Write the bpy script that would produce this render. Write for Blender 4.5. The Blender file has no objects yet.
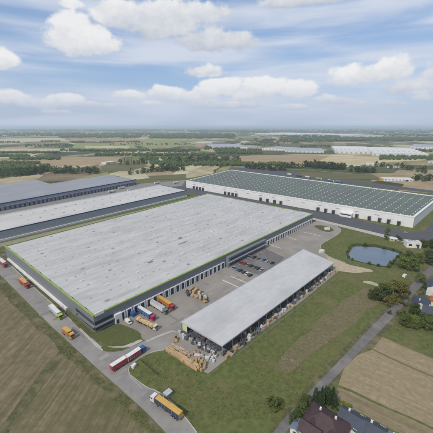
import bpy, bmesh, math, random
from mathutils import Vector, Matrix, noise
from mathutils.geometry import tessellate_polygon
random.seed(7)
R = math.radians
S = bpy.context.scene
C = S.collection

# ------------------------------------------------------------------ camera
CAM_H = 115.0; FPX = 306.0; CXP = 216.5; HY = 126.0
PITCH = math.atan((CXP - HY) / FPX)
cd = bpy.data.cameras.new('camera'); cam = bpy.data.objects.new('camera', cd); C.objects.link(cam)
cam.location = (0, 0, CAM_H); cam.rotation_euler = (math.pi/2 - PITCH, 0, 0)
cd.sensor_width = 36; cd.lens = FPX/433*36; cd.clip_start = 1; cd.clip_end = 60000
S.camera = cam
S.render.resolution_x = 1024; S.render.resolution_y = 1024
S.view_settings.view_transform = 'Standard'; S.view_settings.look = 'None'
S.view_settings.gamma = 1; S.view_settings.exposure = 0.0; S.view_settings.use_curve_mapping = False

# ------------------------------------------------------------------ sky and sun
SUN_EL, SUN_AZ = 46, 218          # degrees; azimuth measured clockwise from +Y
world = bpy.data.worlds.new('World'); S.world = world; world.use_nodes = True
wt = world.node_tree; wt.nodes.clear()

def sky_dir(px, py):
    dx = (px-CXP)/FPX; dy = -(py-CXP)/FPX
    v = Vector((dx, math.cos(PITCH)+dy*math.sin(PITCH), -math.sin(PITCH)+dy*math.cos(PITCH))).normalized()
    return math.atan2(v.x, v.y), math.asin(v.z)

def wn(t, **kw):
    n = wt.nodes.new(t)
    for k, v in kw.items(): setattr(n, k, v)
    return n
def wl(a, b): wt.links.new(a, b)
def wm(op, a, b=None, c=None, clamp=False):
    n = wn('ShaderNodeMath', operation=op); n.use_clamp = clamp
    for i, v in enumerate((a, b, c)):
        if v is None: continue
        if isinstance(v, (int, float)): n.inputs[i].default_value = v
        else: wl(v, n.inputs[i])
    return n.outputs[0]
def wsmooth(x, lo, hi):
    n = wn('ShaderNodeMapRange', interpolation_type='SMOOTHSTEP')
    wl(x, n.inputs[0]); n.inputs[1].default_value = lo; n.inputs[2].default_value = hi
    return n.outputs[0]
def wnoise(vec, scale, detail=6, rough=.55, dist=0.0):
    n = wn('ShaderNodeTexNoise'); wl(vec, n.inputs['Vector']); n.inputs['Scale'].default_value = scale
    n.inputs['Detail'].default_value = detail; n.inputs['Roughness'].default_value = rough
    n.inputs['Distortion'].default_value = dist
    return n.outputs['Fac']
def wcomb(x, y, z):
    n = wn('ShaderNodeCombineXYZ')
    for i, v in enumerate((x, y, z)):
        if isinstance(v, (int, float)): n.inputs[i].default_value = v
        else: wl(v, n.inputs[i])
    return n.outputs[0]
def wmix(f, a, b):
    n = wn('ShaderNodeMix', data_type='RGBA')
    if isinstance(f, (int, float)): n.inputs[0].default_value = f
    else: wl(f, n.inputs[0])
    for i, v in ((6, a), (7, b)):
        if isinstance(v, tuple): n.inputs[i].default_value = (*v, 1)
        else: wl(v, n.inputs[i])
    return n.outputs[2]

sky = wn('ShaderNodeTexSky', sky_type='NISHITA'); sky.sun_disc = False
sky.sun_elevation = R(SUN_EL); sky.sun_rotation = R(SUN_AZ)
sky.air_density = 1.0; sky.dust_density = 1.2; sky.altitude = 100
tc = wn('ShaderNodeTexCoord'); sp = wn('ShaderNodeSeparateXYZ'); wl(tc.outputs['Generated'], sp.inputs[0])
X, Y, Z = sp.outputs
el = wm('ARCSINE', Z); az = wm('ARCTAN2', X, Y)
zz = wm('ADD', wm('MAXIMUM', Z, 0.0), 0.035)
plane = wcomb(wm('DIVIDE', X, zz), wm('DIVIDE', Y, zz), 0.0)
# high thin streaky cloud sheet
streak = wcomb(wm('MULTIPLY', az, 2.2), wm('MULTIPLY', el, 17.0), 3.3)
n1 = wnoise(streak, 1.3, 5, .46, .3)
n1b = wnoise(plane, .16, 5, .5, .2)
thin = wsmooth(wm('ADD', wm('MULTIPLY', n1, .75), wm('MULTIPLY', n1b, .25)), .36, .64)
# cumulus, each heap at its own bearing and height
HEAPS = [(80,40,38,26,1),(70,24,26,20,1),(70,4,16,9,.8),(2,62,22,13,.9),(102,46,24,15,.8),(122,18,34,19,.6),(165,26,50,24,.5),(205,42,46,18,.42),(190,14,60,18,.45),
 (66,101,24,8,.8),(12,98,28,10,.8),(38,104,26,8,.6),(128,96,20,8,.75),(170,93,24,10,.85),(218,89,30,12,1),(205,72,26,9,.6),(196,98,30,9,.75),(266,89,26,13,1),
 (297,91,24,12,.95),(327,99,16,7,.7),(356,78,32,15,.85),(390,72,36,17,.6),(408,88,40,16,.55),(345,101,30,6,.3),
 (235,106,40,5,.3),(110,106,40,5,.3),(395,104,36,6,.3),(436,72,24,13,.5),(300,2,60,9,.4),(187,98,13,5,.85),(243,98,12,5,.7),(150,104,16,4,.6),(90,104,12,4,.6),(360,103,14,5,.6),(420,98,16,6,.6),(55,112,20,3,.4),(290,108,22,4,.4)]
wob = wcomb(wm('MULTIPLY', az, 1.0), wm('MULTIPLY', el, 1.35), 4.3)
cn = wnoise(wob, 9.0, 9, .56, .15)
cn2 = wnoise(wob, 30.0, 6, .6, .1)
cn0 = wnoise(wob, 4.5, 5, .5, .2)
edge = wm('ADD', wm('MULTIPLY', wm('SUBTRACT', cn, .5), 2.5), wm('ADD', wm('MULTIPLY', wm('SUBTRACT', cn2, .5), 1.4), wm('MULTIPLY', wm('SUBTRACT', cn0, .5), .9)))
field = None; under = None
for (cx, cy, rx, ry, br) in HEAPS:
    a0, e0 = sky_dir(cx, cy); a1, _ = sky_dir(cx+rx, cy); _, e1 = sky_dir(cx, cy-ry)
    ux = wm('DIVIDE', wm('SUBTRACT', az, a0), abs(a1-a0)); uy = wm('DIVIDE', wm('SUBTRACT', el, e0), abs(e1-e0))
    # flat underside: distances below the middle count more
    uyb = wm('MULTIPLY', wm('MINIMUM', uy, 0.0), .45); uy2 = wm('ADD', uy, uyb)
    d = wm('SUBTRACT', 1.0, wm('SQRT', wm('ADD', wm('MULTIPLY', ux, ux), wm('MULTIPLY', uy2, uy2))))
    d = wm('MULTIPLY', d, .55+.45*br)
    lit = wm('MULTIPLY', wm('MULTIPLY_ADD', uy, .62, .01+.80*br), wm('MAXIMUM', wm('ADD', d, .35), 0.0))
    w_ = wm('MAXIMUM', wm('ADD', d, .35), 0.0)
    field = d if field is None else wm('SMOOTH_MAX', field, d, .12)
    under = (lit, w_) if under is None else (wm('ADD', under[0], lit), wm('ADD', under[1], w_))
heap = wm('ADD', field, wm('MULTIPLY', edge, .52))
cum = wsmooth(heap, -.02, .30)
# elsewhere in the dome: scattered broken cloud
away = wsmooth(wnoise(plane, .35, 8, .6, .4), .40, .56)
far_side = wsmooth(el, .33, .42)
litv = wm('DIVIDE', under[0], wm('ADD', under[1], .001))
litv = wm('ADD', litv, wm('MULTIPLY', wm('SUBTRACT', cn2, .5), .8))
litv = wm('ADD', litv, wm('MULTIPLY', wm('SUBTRACT', heap, .3), .12), clamp=True)
ccol = wmix(litv, (4.7, 5.15, 6.0), (8.3, 8.28, 8.25))
base = wmix(0.5, sky.outputs[0], (3.3, 4.9, 8.0))
c1 = wmix(wm('MULTIPLY', thin, .92), base, (6.2, 6.7, 7.7))
c1 = wmix(wm('MULTIPLY', wm('MULTIPLY', away, far_side), .85), c1, (6.5, 6.8, 7.4))
c2 = wmix(wm('MULTIPLY', cum, .94), c1, ccol)
# pale air low down over the horizon
low = wm('SUBTRACT', 1.0, wsmooth(el, -.01, .155))
c3 = wmix(wm('MULTIPLY', low, .72), c2, (4.7, 5.35, 6.7))
bg = wn('ShaderNodeBackground'); bg.inputs['Strength'].default_value = 0.105; wl(c3, bg.inputs[0])
wo = wn('ShaderNodeOutputWorld'); wl(bg.outputs[0], wo.inputs[0])

sl = bpy.data.lights.new('sun', 'SUN'); sl.energy = 3.1; sl.angle = R(3); sl.color = (1.0, .93, .82)
so = bpy.data.objects.new('sun', sl); C.objects.link(so)
sd = Vector((math.sin(R(SUN_AZ))*math.cos(R(SUN_EL)), math.cos(R(SUN_AZ))*math.cos(R(SUN_EL)), math.sin(R(SUN_EL))))
so.rotation_euler = sd.to_track_quat('Z', 'Y').to_euler(); so.location = (0, 0, 300)

# ------------------------------------------------------------------ helpers
def G(px, py, z=0.0):
    """point on the plane z where the photo shows (px, py)"""
    dx = (px-CXP)/FPX; dy = -(py-CXP)/FPX
    d = Vector((dx, math.cos(PITCH)+dy*math.sin(PITCH), -math.sin(PITCH)+dy*math.cos(PITCH)))
    t = (z-CAM_H)/d.z
    return Vector((d.x*t, d.y*t, z))

MATS = {}
def mat(name, col, rough=.8, col2=None, scale=.2, detail=6, amt=.5, bump=0.0, bscale=None, metal=0.0, stretch=(1,1,1), rnd=0.0, spec=.3,
        col3=None, scale3=.02, lo3=.5, hi3=.6, stripes=None, coord='Object', rot=0.0):
    if name in MATS: return MATS[name]
    m = bpy.data.materials.new(name); m.use_nodes = True; t = m.node_tree; b = t.nodes['Principled BSDF']
    b.inputs['Roughness'].default_value = rough; b.inputs['Metallic'].default_value = metal
    b.inputs['Specular IOR Level'].default_value = spec
    tcn = t.nodes.new('ShaderNodeTexCoord'); mp = t.nodes.new('ShaderNodeMapping')
    t.links.new(tcn.outputs[coord], mp.inputs[0]); mp.inputs['Scale'].default_value = stretch
    mp.inputs['Rotation'].default_value = (0, 0, rot)
    def nz(sc, dt=detail, ro=.6):
        n = t.nodes.new('ShaderNodeTexNoise'); n.inputs['Scale'].default_value = sc; n.inputs['Detail'].default_value = dt
        n.inputs['Roughness'].default_value = ro; t.links.new(mp.outputs[0], n.inputs['Vector']); return n.outputs['Fac']
    def mr(x, lo, hi):
        n = t.nodes.new('ShaderNodeMapRange'); t.links.new(x, n.inputs[0]); n.inputs[1].default_value = lo; n.inputs[2].default_value = hi
        return n.outputs[0]
    def mx(f, a, c, bt='MIX'):
        n = t.nodes.new('ShaderNodeMix'); n.data_type = 'RGBA'; n.blend_type = bt
        if isinstance(f, float): n.inputs[0].default_value = f
        else: t.links.new(f, n.inputs[0])
        for i, v in ((6, a), (7, c)):
            if isinstance(v, tuple): n.inputs[i].default_value = (*v, 1)
            else: t.links.new(v, n.inputs[i])
        return n.outputs[2]
    def mul(a, k):
        n = t.nodes.new('ShaderNodeMath'); n.operation = 'MULTIPLY'; t.links.new(a, n.inputs[0]); n.inputs[1].default_value = k; return n.outputs[0]
    if col2 is None: col2 = tuple(c*.75 for c in col)
    out = mx(mul(mr(nz(scale), .35, .65), amt*2 if amt < .5 else 1.0), col, col2)
    if col3: out = mx(mr(nz(scale3, 5), lo3, hi3), out, col3)
    if stripes:                                    # crop rows: (direction, tramline spacing in metres, strength, darker colour, waviness)
        ang, per, st, sc_, dist = stripes
        def dot(v):
            n = t.nodes.new('ShaderNodeVectorMath'); n.operation = 'DOT_PRODUCT'; t.links.new(tcn.outputs[coord], n.inputs[0]); n.inputs[1].default_value = (v[0], v[1], 0); return n.outputs['Value']
        def math_(op, a, c):
            n = t.nodes.new('ShaderNodeMath'); n.operation = op
            for q, v in enumerate((a, c)):
                if v is None: continue
                if isinstance(v, (int, float)): n.inputs[q].default_value = v
                else: t.links.new(v, n.inputs[q])
            return n.outputs[0]
        al, ac = dot((math.cos(ang), math.sin(ang))), dot((-math.sin(ang), math.cos(ang)))
        cb = t.nodes.new('ShaderNodeCombineXYZ'); t.links.new(math_('MULTIPLY', al, .035), cb.inputs[0]); t.links.new(math_('MULTIPLY', ac, .75), cb.inputs[1])
        n = t.nodes.new('ShaderNodeTexNoise'); n.inputs['Scale'].default_value = 1; n.inputs['Detail'].default_value = 6; n.inputs['Roughness'].default_value = .6; t.links.new(cb.outputs[0], n.inputs['Vector'])
        row = mr(n.outputs['Fac'], .38, .66)
        out = mx(mul(row, st*.8), out, sc_)
        wob_ = math_('MULTIPLY', math_('SUBTRACT', nz(.03, 3), .5), dist)
        tr_ = math_('POWER', math_('ABSOLUTE', math_('SINE', math_('ADD', math_('MULTIPLY', ac, math.pi/per), wob_), None), None), 14.0)
        out = mx(math_('MULTIPLY', tr_, math_('MULTIPLY', mr(nz(.12, 5), .35, .6), st*.55)), out, sc_)
    if rnd:
        oi = t.nodes.new('ShaderNodeObjectInfo'); hs = t.nodes.new('ShaderNodeHueSaturation')
        t.links.new(mr(oi.outputs['Random'], 0, 1), hs.inputs['Value']); t.links.new(out, hs.inputs['Color'])
        r2 = t.nodes.new('ShaderNodeMapRange'); t.links.new(oi.outputs['Random'], r2.inputs[0]); r2.inputs[3].default_value = 1-rnd; r2.inputs[4].default_value = 1+rnd
        t.links.new(r2.outputs[0], hs.inputs['Value']); out = hs.outputs[0]
    t.links.new(out, b.inputs['Base Color'])
    if bump:
        bn = t.nodes.new('ShaderNodeBump'); bn.inputs['Strength'].default_value = min(bump, 1); bn.inputs['Distance'].default_value = .3
        t.links.new(nz(bscale or scale*6, 4), bn.inputs['Height']); t.links.new(bn.outputs[0], b.inputs['Normal'])
    MATS[name] = m
    return m

def plain(name, col, rough=.5, spec=.4, dirt=.12):
    return mat(name, col, rough, tuple(c*(1-dirt*2) for c in col), .6, 4, .5, spec=spec)

class MB:
    """collects shapes, then links them as ONE mesh object"""
    def __init__(s): s.v = []; s.f = []; s.m = []; s.ms = []
    def mi(s, m):
        if m not in s.ms: s.ms.append(m)
        return s.ms.index(m)
    def add(s, vs, fs, m):
        o = len(s.v); s.v += [tuple(v) for v in vs]; s.f += [tuple(i+o for i in f) for f in fs]; s.m += [s.mi(m)]*len(fs)
    def box(s, c, d, m, rz=0.0, taper=1.0):
        x, y, z = c; a, b, h = d[0]/2, d[1]/2, d[2]/2; co, si = math.cos(rz), math.sin(rz)
        vs = []
        for k, q in ((-1, 1.0), (1, taper)):
            for i, j in ((-1,-1),(1,-1),(1,1),(-1,1)):
                u, v = i*a*q, j*b*q; vs.append((x+u*co-v*si, y+u*si+v*co, z+k*h))
        s.add(vs, [(3,2,1,0),(4,5,6,7),(0,1,5,4),(1,2,6,5),(2,3,7,6),(3,0,4,7)], m)
    def prism(s, poly, z0, z1, m, bottom=True):
        n = len(poly); vs = [(p[0], p[1], z0) for p in poly]+[(p[0], p[1], z1) for p in poly]
        tr = tessellate_polygon([[Vector((p[0], p[1], 0)) for p in poly]])
        fs = [(i, (i+1) % n, (i+1) % n+n, i+n) for i in range(n)]
        area = sum(poly[i][0]*poly[(i+1) % n][1]-poly[(i+1) % n][0]*poly[i][1] for i in range(n))
        if area < 0: fs = [f[::-1] for f in fs]
        for t in tr:
            a, b, c = t
            ar = (poly[b][0]-poly[a][0])*(poly[c][1]-poly[a][1])-(poly[c][0]-poly[a][0])*(poly[b][1]-poly[a][1])
            if ar < 0: a, b, c = c, b, a
            fs.append((a+n, b+n, c+n))
            if bottom: fs.append((c, b, a))
        s.add(vs, fs, m)
    def sheet(s, poly, z, m):
        tr = tessellate_polygon([[Vector((p[0], p[1], 0)) for p in poly]]); fs = []
        for a, b, c in tr:
            ar = (poly[b][0]-poly[a][0])*(poly[c][1]-poly[a][1])-(poly[c][0]-poly[a][0])*(poly[b][1]-poly[a][1])
            fs.append((a, b, c) if ar > 0 else (c, b, a))
        s.add([(p[0], p[1], z) for p in poly], fs, m)
    def quad(s, a, b, c, d, m): s.add([a, b, c, d], [(0,1,2,3)], m)
    def cyl(s, p0, p1, r0, m, n=8, r1=None):
        p0, p1 = Vector(p0), Vector(p1); r1 = r0 if r1 is None else r1; d = (p1-p0).normalized()
        a = d.orthogonal().normalized(); b = d.cross(a); vs = []
        for p, r in ((p0, r0), (p1, r1)):
            for i in range(n): t = 2*math.pi*i/n; vs.append(p+a*math.cos(t)*r+b*math.sin(t)*r)
        s.add(vs, [(i, (i+1) % n, (i+1) % n+n, i+n) for i in range(n)]+[tuple(range(n-1, -1, -1)), tuple(range(n, 2*n))], m)
    def profile(s, pts, y0, y1, m, inset=None):
        """side profile (x,z) spread across y"""
        n = len(pts); vs = [(p[0], y0, p[1]) for p in pts]+[(p[0], y1, p[1]) for p in pts]
        fs = [(i, i+n, (i+1) % n+n, (i+1) % n) for i in range(n)]
        for a, b, c in tessellate_polygon([[Vector((p[0], p[1], 0)) for p in pts]]): fs += [(a, b, c), (c+n, b+n, a+n)]
        s.add(vs, fs, m)
    def build(s, name, parent=None, loc=None, smooth=False, bevel=0):
        me = bpy.data.meshes.new(name); me.from_pydata(s.v, [], s.f)
        for m in s.ms: me.materials.append(m)
        me.polygons.foreach_set('material_index', s.m)
        bm = bmesh.new(); bm.from_mesh(me); bmesh.ops.recalc_face_normals(bm, faces=bm.faces) if len(s.f) < 20000 and not getattr(s, 'keep', False) else None
        bm.to_mesh(me); bm.free()
        if smooth: me.polygons.foreach_set('use_smooth', [True]*len(me.polygons))
        o = bpy.data.objects.new(name, me); C.objects.link(o)
        if parent: o.parent = parent
        if loc: o.location = loc
        if bevel:
            bv = o.modifiers.new('bevel', 'BEVEL'); bv.width = bevel; bv.segments = 1
        return o

def tag(o, label, cat, group=None, kind=None):
    if label: o['label'] = label
    if cat: o['category'] = cat
    if group: o['group'] = group
    if kind: o['kind'] = kind
    return o
def thing(name, label, cat, loc=(0,0,0), rz=0.0, group=None):
    o = bpy.data.objects.new(name, None); C.objects.link(o); o.location = loc; o.rotation_euler = (0, 0, rz); o.empty_display_size = .5
    return tag(o, label, cat, group)
def copy_tree(o, parent=None):
    c = o.copy(); C.objects.link(c); c.parent = parent
    for ch in list(o.children): copy_tree(ch, c)
    return c
def spline(pts, k=5, closed=True):
    n = len(pts); out = []
    rng = range(n) if closed else range(n-1)
    for i in rng:
        P = [Vector(pts[(i+j) % n] if closed else pts[max(0, min(n-1, i+j))]).to_2d() for j in (-1, 0, 1, 2)]
        for q in range(k):
            t = q/k
            out.append(.5*((2*P[1])+(-P[0]+P[2])*t+(2*P[0]-5*P[1]+4*P[2]-P[3])*t*t+(-P[0]+3*P[1]-3*P[2]+P[3])*t**3))
    if not closed: out.append(Vector(pts[-1]).to_2d())
    return out
def gpoly(pts, smooth=0):
    if smooth: pts = spline(pts, smooth)
    return [G(p[0], p[1]) for p in pts]
def rough_edge(poly, amp, step):
    out = []; n = len(poly)
    for i in range(n):
        a, b = Vector(poly[i]).to_2d(), Vector(poly[(i+1) % n]).to_2d(); k = max(1, min(400, int((b-a).length/step)))
        for q in range(k):
            p = a.lerp(b, q/k); nv = Vector((p.x, p.y, 0))/(step*4)
            out.append(Vector((p.x+noise.noise(nv)*amp, p.y+noise.noise(nv+Vector((9, 5, 1)))*amp)))
    return out
def structure(name, poly, z, m, thick=0):
    b = MB()
    if thick: b.prism(poly, z-thick, z, m)
    else: b.sheet(poly, z, m)
    o = b.build(name); o['kind'] = 'structure'
    return o

# ------------------------------------------------------------------ materials of the setting
AX = math.atan2(188, 170)          # the warehouses' long direction
M_grass = mat('grass', (.122,.138,.048), .95, (.074,.090,.031), .35, 10, .5, .6, 1.6, col3=(.150,.128,.062), scale3=.034, lo3=.50, hi3=.70, spec=.1)
M_grass2 = mat('verge_grass', (.115,.110,.054), .95, (.060,.066,.030), .5, 9, .5, .6, 2, col3=(.175,.145,.090), scale3=.12, lo3=.48, hi3=.66, spec=.1)
M_lawn = mat('lawn', (.100,.114,.044), .95, (.070,.082,.032), .5, 8, .5, .4, 2, col3=(.088,.095,.036), scale3=.05, spec=.1)
M_rough = mat('dry_grass', (.180,.148,.092), .95, (.112,.104,.052), .6, 10, .5, .7, 1.2, col3=(.13,.12,.062), scale3=.08, lo3=.5, hi3=.62, spec=.1)
M_plough = mat('bare_field', (.232,.182,.120), .95, (.150,.126,.078), .3, 9, .5, .5, 1.2, col3=(.105,.100,.046), scale3=.030, lo3=.50, hi3=.66, stripes=(R(87), 9, .9, (.085,.080,.038), 1.2), spec=.1)
M_plough2 = mat('stubble_field', (.222,.176,.114), .95, (.138,.118,.068), .35, 9, .5, .5, 1.2, col3=(.110,.106,.046), scale3=.035, lo3=.50, hi3=.66, stripes=(R(85), 7, .9, (.078,.078,.036), 1.2), spec=.1)
M_straw = mat('straw_field', (.320,.258,.165), .95, (.215,.174,.108), .5, 9, .5, .5, 1.2, col3=(.20,.165,.10), scale3=.03, lo3=.5, hi3=.7, stripes=(R(-38), 8, .9, (.20,.165,.105), 1.2), spec=.1)
M_straw2 = mat('stubble_strip', (.265,.215,.140), .95, (.195,.16,.10), .5, 9, .5, .5, 1.2, stripes=(R(-38), 9, .8, (.13,.115,.065), 1.2), spec=.1)
M_asph = mat('road_asphalt', (.235,.222,.212), .92, (.200,.190,.182), .35, 8, .5, .15, 3, col3=(.275,.262,.245), scale3=.04, lo3=.45, hi3=.65, spec=.15)
M_yard = mat('yard_concrete', (.250,.228,.204), .92, (.208,.192,.175), .10, 8, .5, .1, 3, col3=(.285,.262,.236), scale3=.03, lo3=.45, hi3=.65, spec=.15)
M_dark_asph = mat('dark_asphalt', (.075,.078,.088), .9, (.092,.094,.100), .1, 8, .5, .1, 3, spec=.15)
M_lane = mat('lane_asphalt', (.150,.142,.138), .92, (.122,.116,.112), .35, 8, .5, .15, 3, col3=(.185,.175,.165), scale3=.06, spec=.15)
M_kerb = mat('kerb_concrete', (.40,.385,.35), .9, (.32,.30,.275), .4, spec=.2)
M_sand = mat('sand', (.40,.34,.25), .95, (.32,.27,.19), .3, spec=.1)
M_path = mat('gravel_path', (.27,.24,.20), .95, (.21,.19,.15), .3, bump=.2, spec=.1)
M_white_paint = mat('white_line_paint', (.62,.60,.56), .8, (.48,.47,.44), .8, spec=.2)
M_water = mat('pond_water', (.125,.165,.215), .22, (.105,.142,.190), .05, 3, .5, .04, .5, spec=.5)

# the ground sheet: near grass, farther out a patchwork of strip fields
def ground_material():
    m = bpy.data.materials.new('farmland'); m.use_nodes = True; t = m.node_tree; b = t.nodes['Principled BSDF']
    b.inputs['Roughness'].default_value = .95; b.inputs['Specular IOR Level'].default_value = .1
    tcn = t.nodes.new('ShaderNodeTexCoord')
    def layer(rot, sx, sy, loc=(0,0,0)):
        mp = t.nodes.new('ShaderNodeMapping'); mp.inputs['Rotation'].default_value = (0, 0, rot); mp.inputs['Scale'].default_value = (sx, sy, 1); mp.inputs['Location'].default_value = loc
        t.links.new(tcn.outputs['Object'], mp.inputs[0])
        v = t.nodes.new('ShaderNodeTexVoronoi'); v.distance = 'CHEBYCHEV'; v.inputs['Scale'].default_value = 1; v.inputs['Randomness'].default_value = .85
        t.links.new(mp.outputs[0], v.inputs['Vector']); s = t.nodes.new('ShaderNodeSeparateColor'); t.links.new(v.outputs['Color'], s.inputs[0]); return s.outputs
    s1 = layer(R(12), 1/420, 1/110); s2 = layer(R(-48), 1/90, 1/300, (3,5,0)); s3 = layer(R(5), 1/1500, 1/900, (7,1,0))
    def ramp(f, stops):
        r = t.nodes.new('ShaderNodeValToRGB'); r.color_ramp.interpolation = 'CONSTANT'; e = r.color_ramp.elements
        e[0].position = 0; e[0].color = (*stops[0], 1); e[1].position = 1/len(stops); e[1].color = (*stops[1], 1)
        for i, c in enumerate(stops[2:]): q = e.new((i+2)/len(stops)); q.color = (*c, 1)
        t.links.new(f, r.inputs[0]); return r.outputs[0]
    pal = [(.080,.092,.036),(.27,.22,.13),(.13,.14,.055),(.34,.29,.18),(.18,.14,.09),(.060,.070,.032),(.21,.21,.095),(.29,.23,.14),(.105,.115,.045),(.42,.38,.25),(.065,.075,.035),(.16,.165,.075)]
    pal2 = [pal[(i*5+2) % 12] for i in range(12)]
    c1 = ramp(s1[0], pal); c2 = ramp(s2[1], pal2)
    th = t.nodes.new('ShaderNodeMath'); th.operation = 'GREATER_THAN'; t.links.new(s3[2], th.inputs[0]); th.inputs[1].default_value = .5
    mx = t.nodes.new('ShaderNodeMix'); mx.data_type = 'RGBA'; t.links.new(th.outputs[0], mx.inputs[0]); t.links.new(c1, mx.inputs[6]); t.links.new(c2, mx.inputs[7])
    n = t.nodes.new('ShaderNodeTexNoise'); n.inputs['Scale'].default_value = .02; n.inputs['Detail'].default_value = 10; t.links.new(tcn.outputs['Object'], n.inputs['Vector'])
    mr = t.nodes.new('ShaderNodeMapRange'); t.links.new(n.outputs['Fac'], mr.inputs[0]); mr.inputs[1].default_value = .3; mr.inputs[2].default_value = .7; mr.inputs[3].default_value = .72; mr.inputs[4].default_value = 1.22
    m2 = t.nodes.new('ShaderNodeMix'); m2.data_type = 'RGBA'; m2.blend_type = 'MULTIPLY'; m2.inputs[0].default_value = 1
    t.links.new(mx.outputs[2], m2.inputs[6]); t.links.new(mr.outputs[0], m2.inputs[7]); t.links.new(m2.outputs[2], b.inputs['Base Color'])
    return m
M_farm = ground_material()
b = MB(); b.quad((-30000,-4000,0),(30000,-4000,0),(30000,30000,0),(-30000,30000,0), M_farm); g = b.build('ground'); g['kind'] = 'structure'

# ------------------------------------------------------------------ near ground
structure('meadow', [G(-260,520), G(-300,212), G(0,200), G(130,180), G(190,178), G(240,168), G(300,172), G(440,190), G(640,215), G(700,520)], .03, M_grass)
structure('field', rough_edge(gpoly([(-90,345),(-60,260),(-20,272),(0,291),(33,323),(48,337),(59.6,351),(40,375),(0,427),(-30,465),(-120,470)]), 2.5, 6), .06, M_plough)
structure('field', rough_edge(gpoly([(64,356),(74,361),(104,390),(150,433),(185,470),(-25,470),(7,433),(40,390)]), 2.5, 6), .06, M_plough2)
structure('field_track', rough_edge(gpoly([(59.6,351),(64,356),(40,390),(7,433),(-25,470),(-30,465),(0,427),(40,375)]), .8, 5), .09, M_grass2)
structure('field', rough_edge(gpoly([(382,337),(433,359),(520,395),(520,410),(433,377),(373,349)]), 1.2, 6), .06, M_straw)
structure('field', rough_edge(gpoly([(372,350),(433,378.5),(520,412),(540,480),(433,427.5),(392,408),(352,388),(339,384),(344,368),(357,356)]), 1.2, 6), .06, M_straw)
structure('field', rough_edge(gpoly([(338,386),(352,390),(392,410),(433,430),(540,484),(480,484),(433,452),(380,423),(350,406),(335,396)]), 1.5, 6), .06, M_straw2)
structure('rough_ground', rough_edge(gpoly([(276,362),(300,338),(335,310),(362,291),(376,290),(374,303),(348,328),(318,350),(294,368),(283,368)], 4), 4, 5), .06, M_rough)
# lawns and verges beside the big sheds
structure('verge', rough_edge(gpoly([(-30,225),(5,252),(40,286),(74,317),(92,332),(99,343),(85,333),(72,320),(55,305),(30,283),(9,263),(-30,232)]), .5, 5), .05, M_grass2)
structure('verge', rough_edge(gpoly([(-60,252),(-30,252),(0,276),(25,302),(50,327),(75,350),(100,373),(125,395),(145,413),(166,436),(158,440),(135,415),(104,390),(74,361),(59,350),(33,323),(0,291),(-20,272),(-60,256)]), .8, 5), .055, M_grass2)

ROAD = [(-30,250),(0,274.5),(25,300),(50,325),(75,348),(100,371),(125,393),(145,411),(166,433),(190,460),(232,460),(197,433),(187,419),(179,410),(168,399),(156,391),(146,387),(136,381),(130,375),(128.6,370),(131,365.5),(140,358),(152,352.5),(164,350),(172,346),(182,334),(172,331),(158,336),(145,341),(131,347),(122.5,351),(110,352.5),(103,351),(96,344),(85,334),(72,321),(55,306),(30,284),(9,264),(-30,234)]
structure('service_road', gpoly(ROAD), .10, M_asph)
YARD = [(112,324),(118,321),(313,222.5),(318,221),(326,222.5),(334.6,225.4),(339,227.5),(341,230.6),(339,233.5),(334.6,236.6),(322.5,243.6),(320.5,247),(323,252),(330,257),(345,262.5),(350,266),(340,270),(300,303),(262,331),(236,352),(222,363),(208,374),(196,368),(182,357),(168,348),(170,340),(158,336),(145,341),(141.6,338),(141,334),(134.6,329.5),(125,326)]
structure('yard', gpoly(YARD), .13, M_yard)
structure('car_park', gpoly([(228,265),(262,247),(285,258),(262,276)]), .16, M_lane)
structure('grass_island', gpoly([(92,334),(100,341),(112,345.4),(129,344),(138,340),(141,336),(138,331.5),(130,328),(120,324.5),(108,327)], 3), .27, M_lawn, .2)
structure('grass_island', gpoly([(101,347.3),(104,350),(112,351),(121,349.6),(124,348.4),(114,348.3),(106,346.6)], 3), .27, M_lawn, .2)
structure('grass_island', gpoly([(314,226),(322,225.6),(331,228),(333.5,230.5),(328,232),(320,230)], 3), .28, M_lawn, .2)
structure('footpath', gpoly([(78,329),(81,328.5),(90,337.5),(101,346.5),(112,346.8),(123,346.5),(140,339.5),(143,341),(131,347),(123,348),(113,347.9),(103,348.2),(103,351.5),(97,348)]), .17, M_kerb)
structure('footpath', gpoly([(146,341),(158,335.5),(172,330.5),(182,333.5),(172,332),(158,337.5),(147,342.5)]), .17, M_kerb)
# roads of the far white warehouse
structure('service_road', gpoly([(189,186),(300,206),(412,232.5),(424,231),(433,222),(470,180),(490,183),(450,226),(436,240),(424,243),(395,237),(300,214.5),(187,193),(150,187),(150,184)]), .10, M_dark_asph)
structure('footpath', gpoly([(300,214.8),(395,237.2),(420,243.4),(420,245.6),(394,240.2),(300,216.6)]), .15, M_kerb)
structure('service_road', gpoly([(231,167),(300,172),(380,184),(440,191.5),(440,194),(380,187.5),(300,178),(226,171.5)]), .11, M_dark_asph)
# country lane on the right
LANE_L = [(268,440),(283,420),(310,391),(340,360),(375,323),(395,303),(410,286),(422,274),(433,263.5),(455,243),(480,222)]
LANE_R = [(500,224),(465,247),(440,266),(428,279),(415,293),(400,310),(383,328),(350,362),(318,396),(291,426),(280,442)]
structure('country_lane', [G(p.x, p.y) for p in spline(LANE_L, 4, False)+spline(LANE_R, 4, False)], .10, M_lane)
structure('lane_verge', rough_edge([G(p.x, p.y) for p in spline([(x-5, y-1) for x, y in LANE_L], 4, False)+spline([(x+6, y+2) for x, y in LANE_R], 4, False)], 1.2, 4), .05, M_grass2)
# sandy worn ground by the pond
structure('bare_ground', rough_edge(gpoly([(326,256),(340,262),(352,265.5),(370,269.5),(372,272),(358,272.5),(343,272),(334,268)], 3), 1.5, 3), .15, M_sand)
structure('bare_ground', rough_edge(gpoly([(364,281),(372,282),(380,285),(378,286.5),(370,284.5),(363,283)], 3), 1.5, 3), .07, M_sand)
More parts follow.
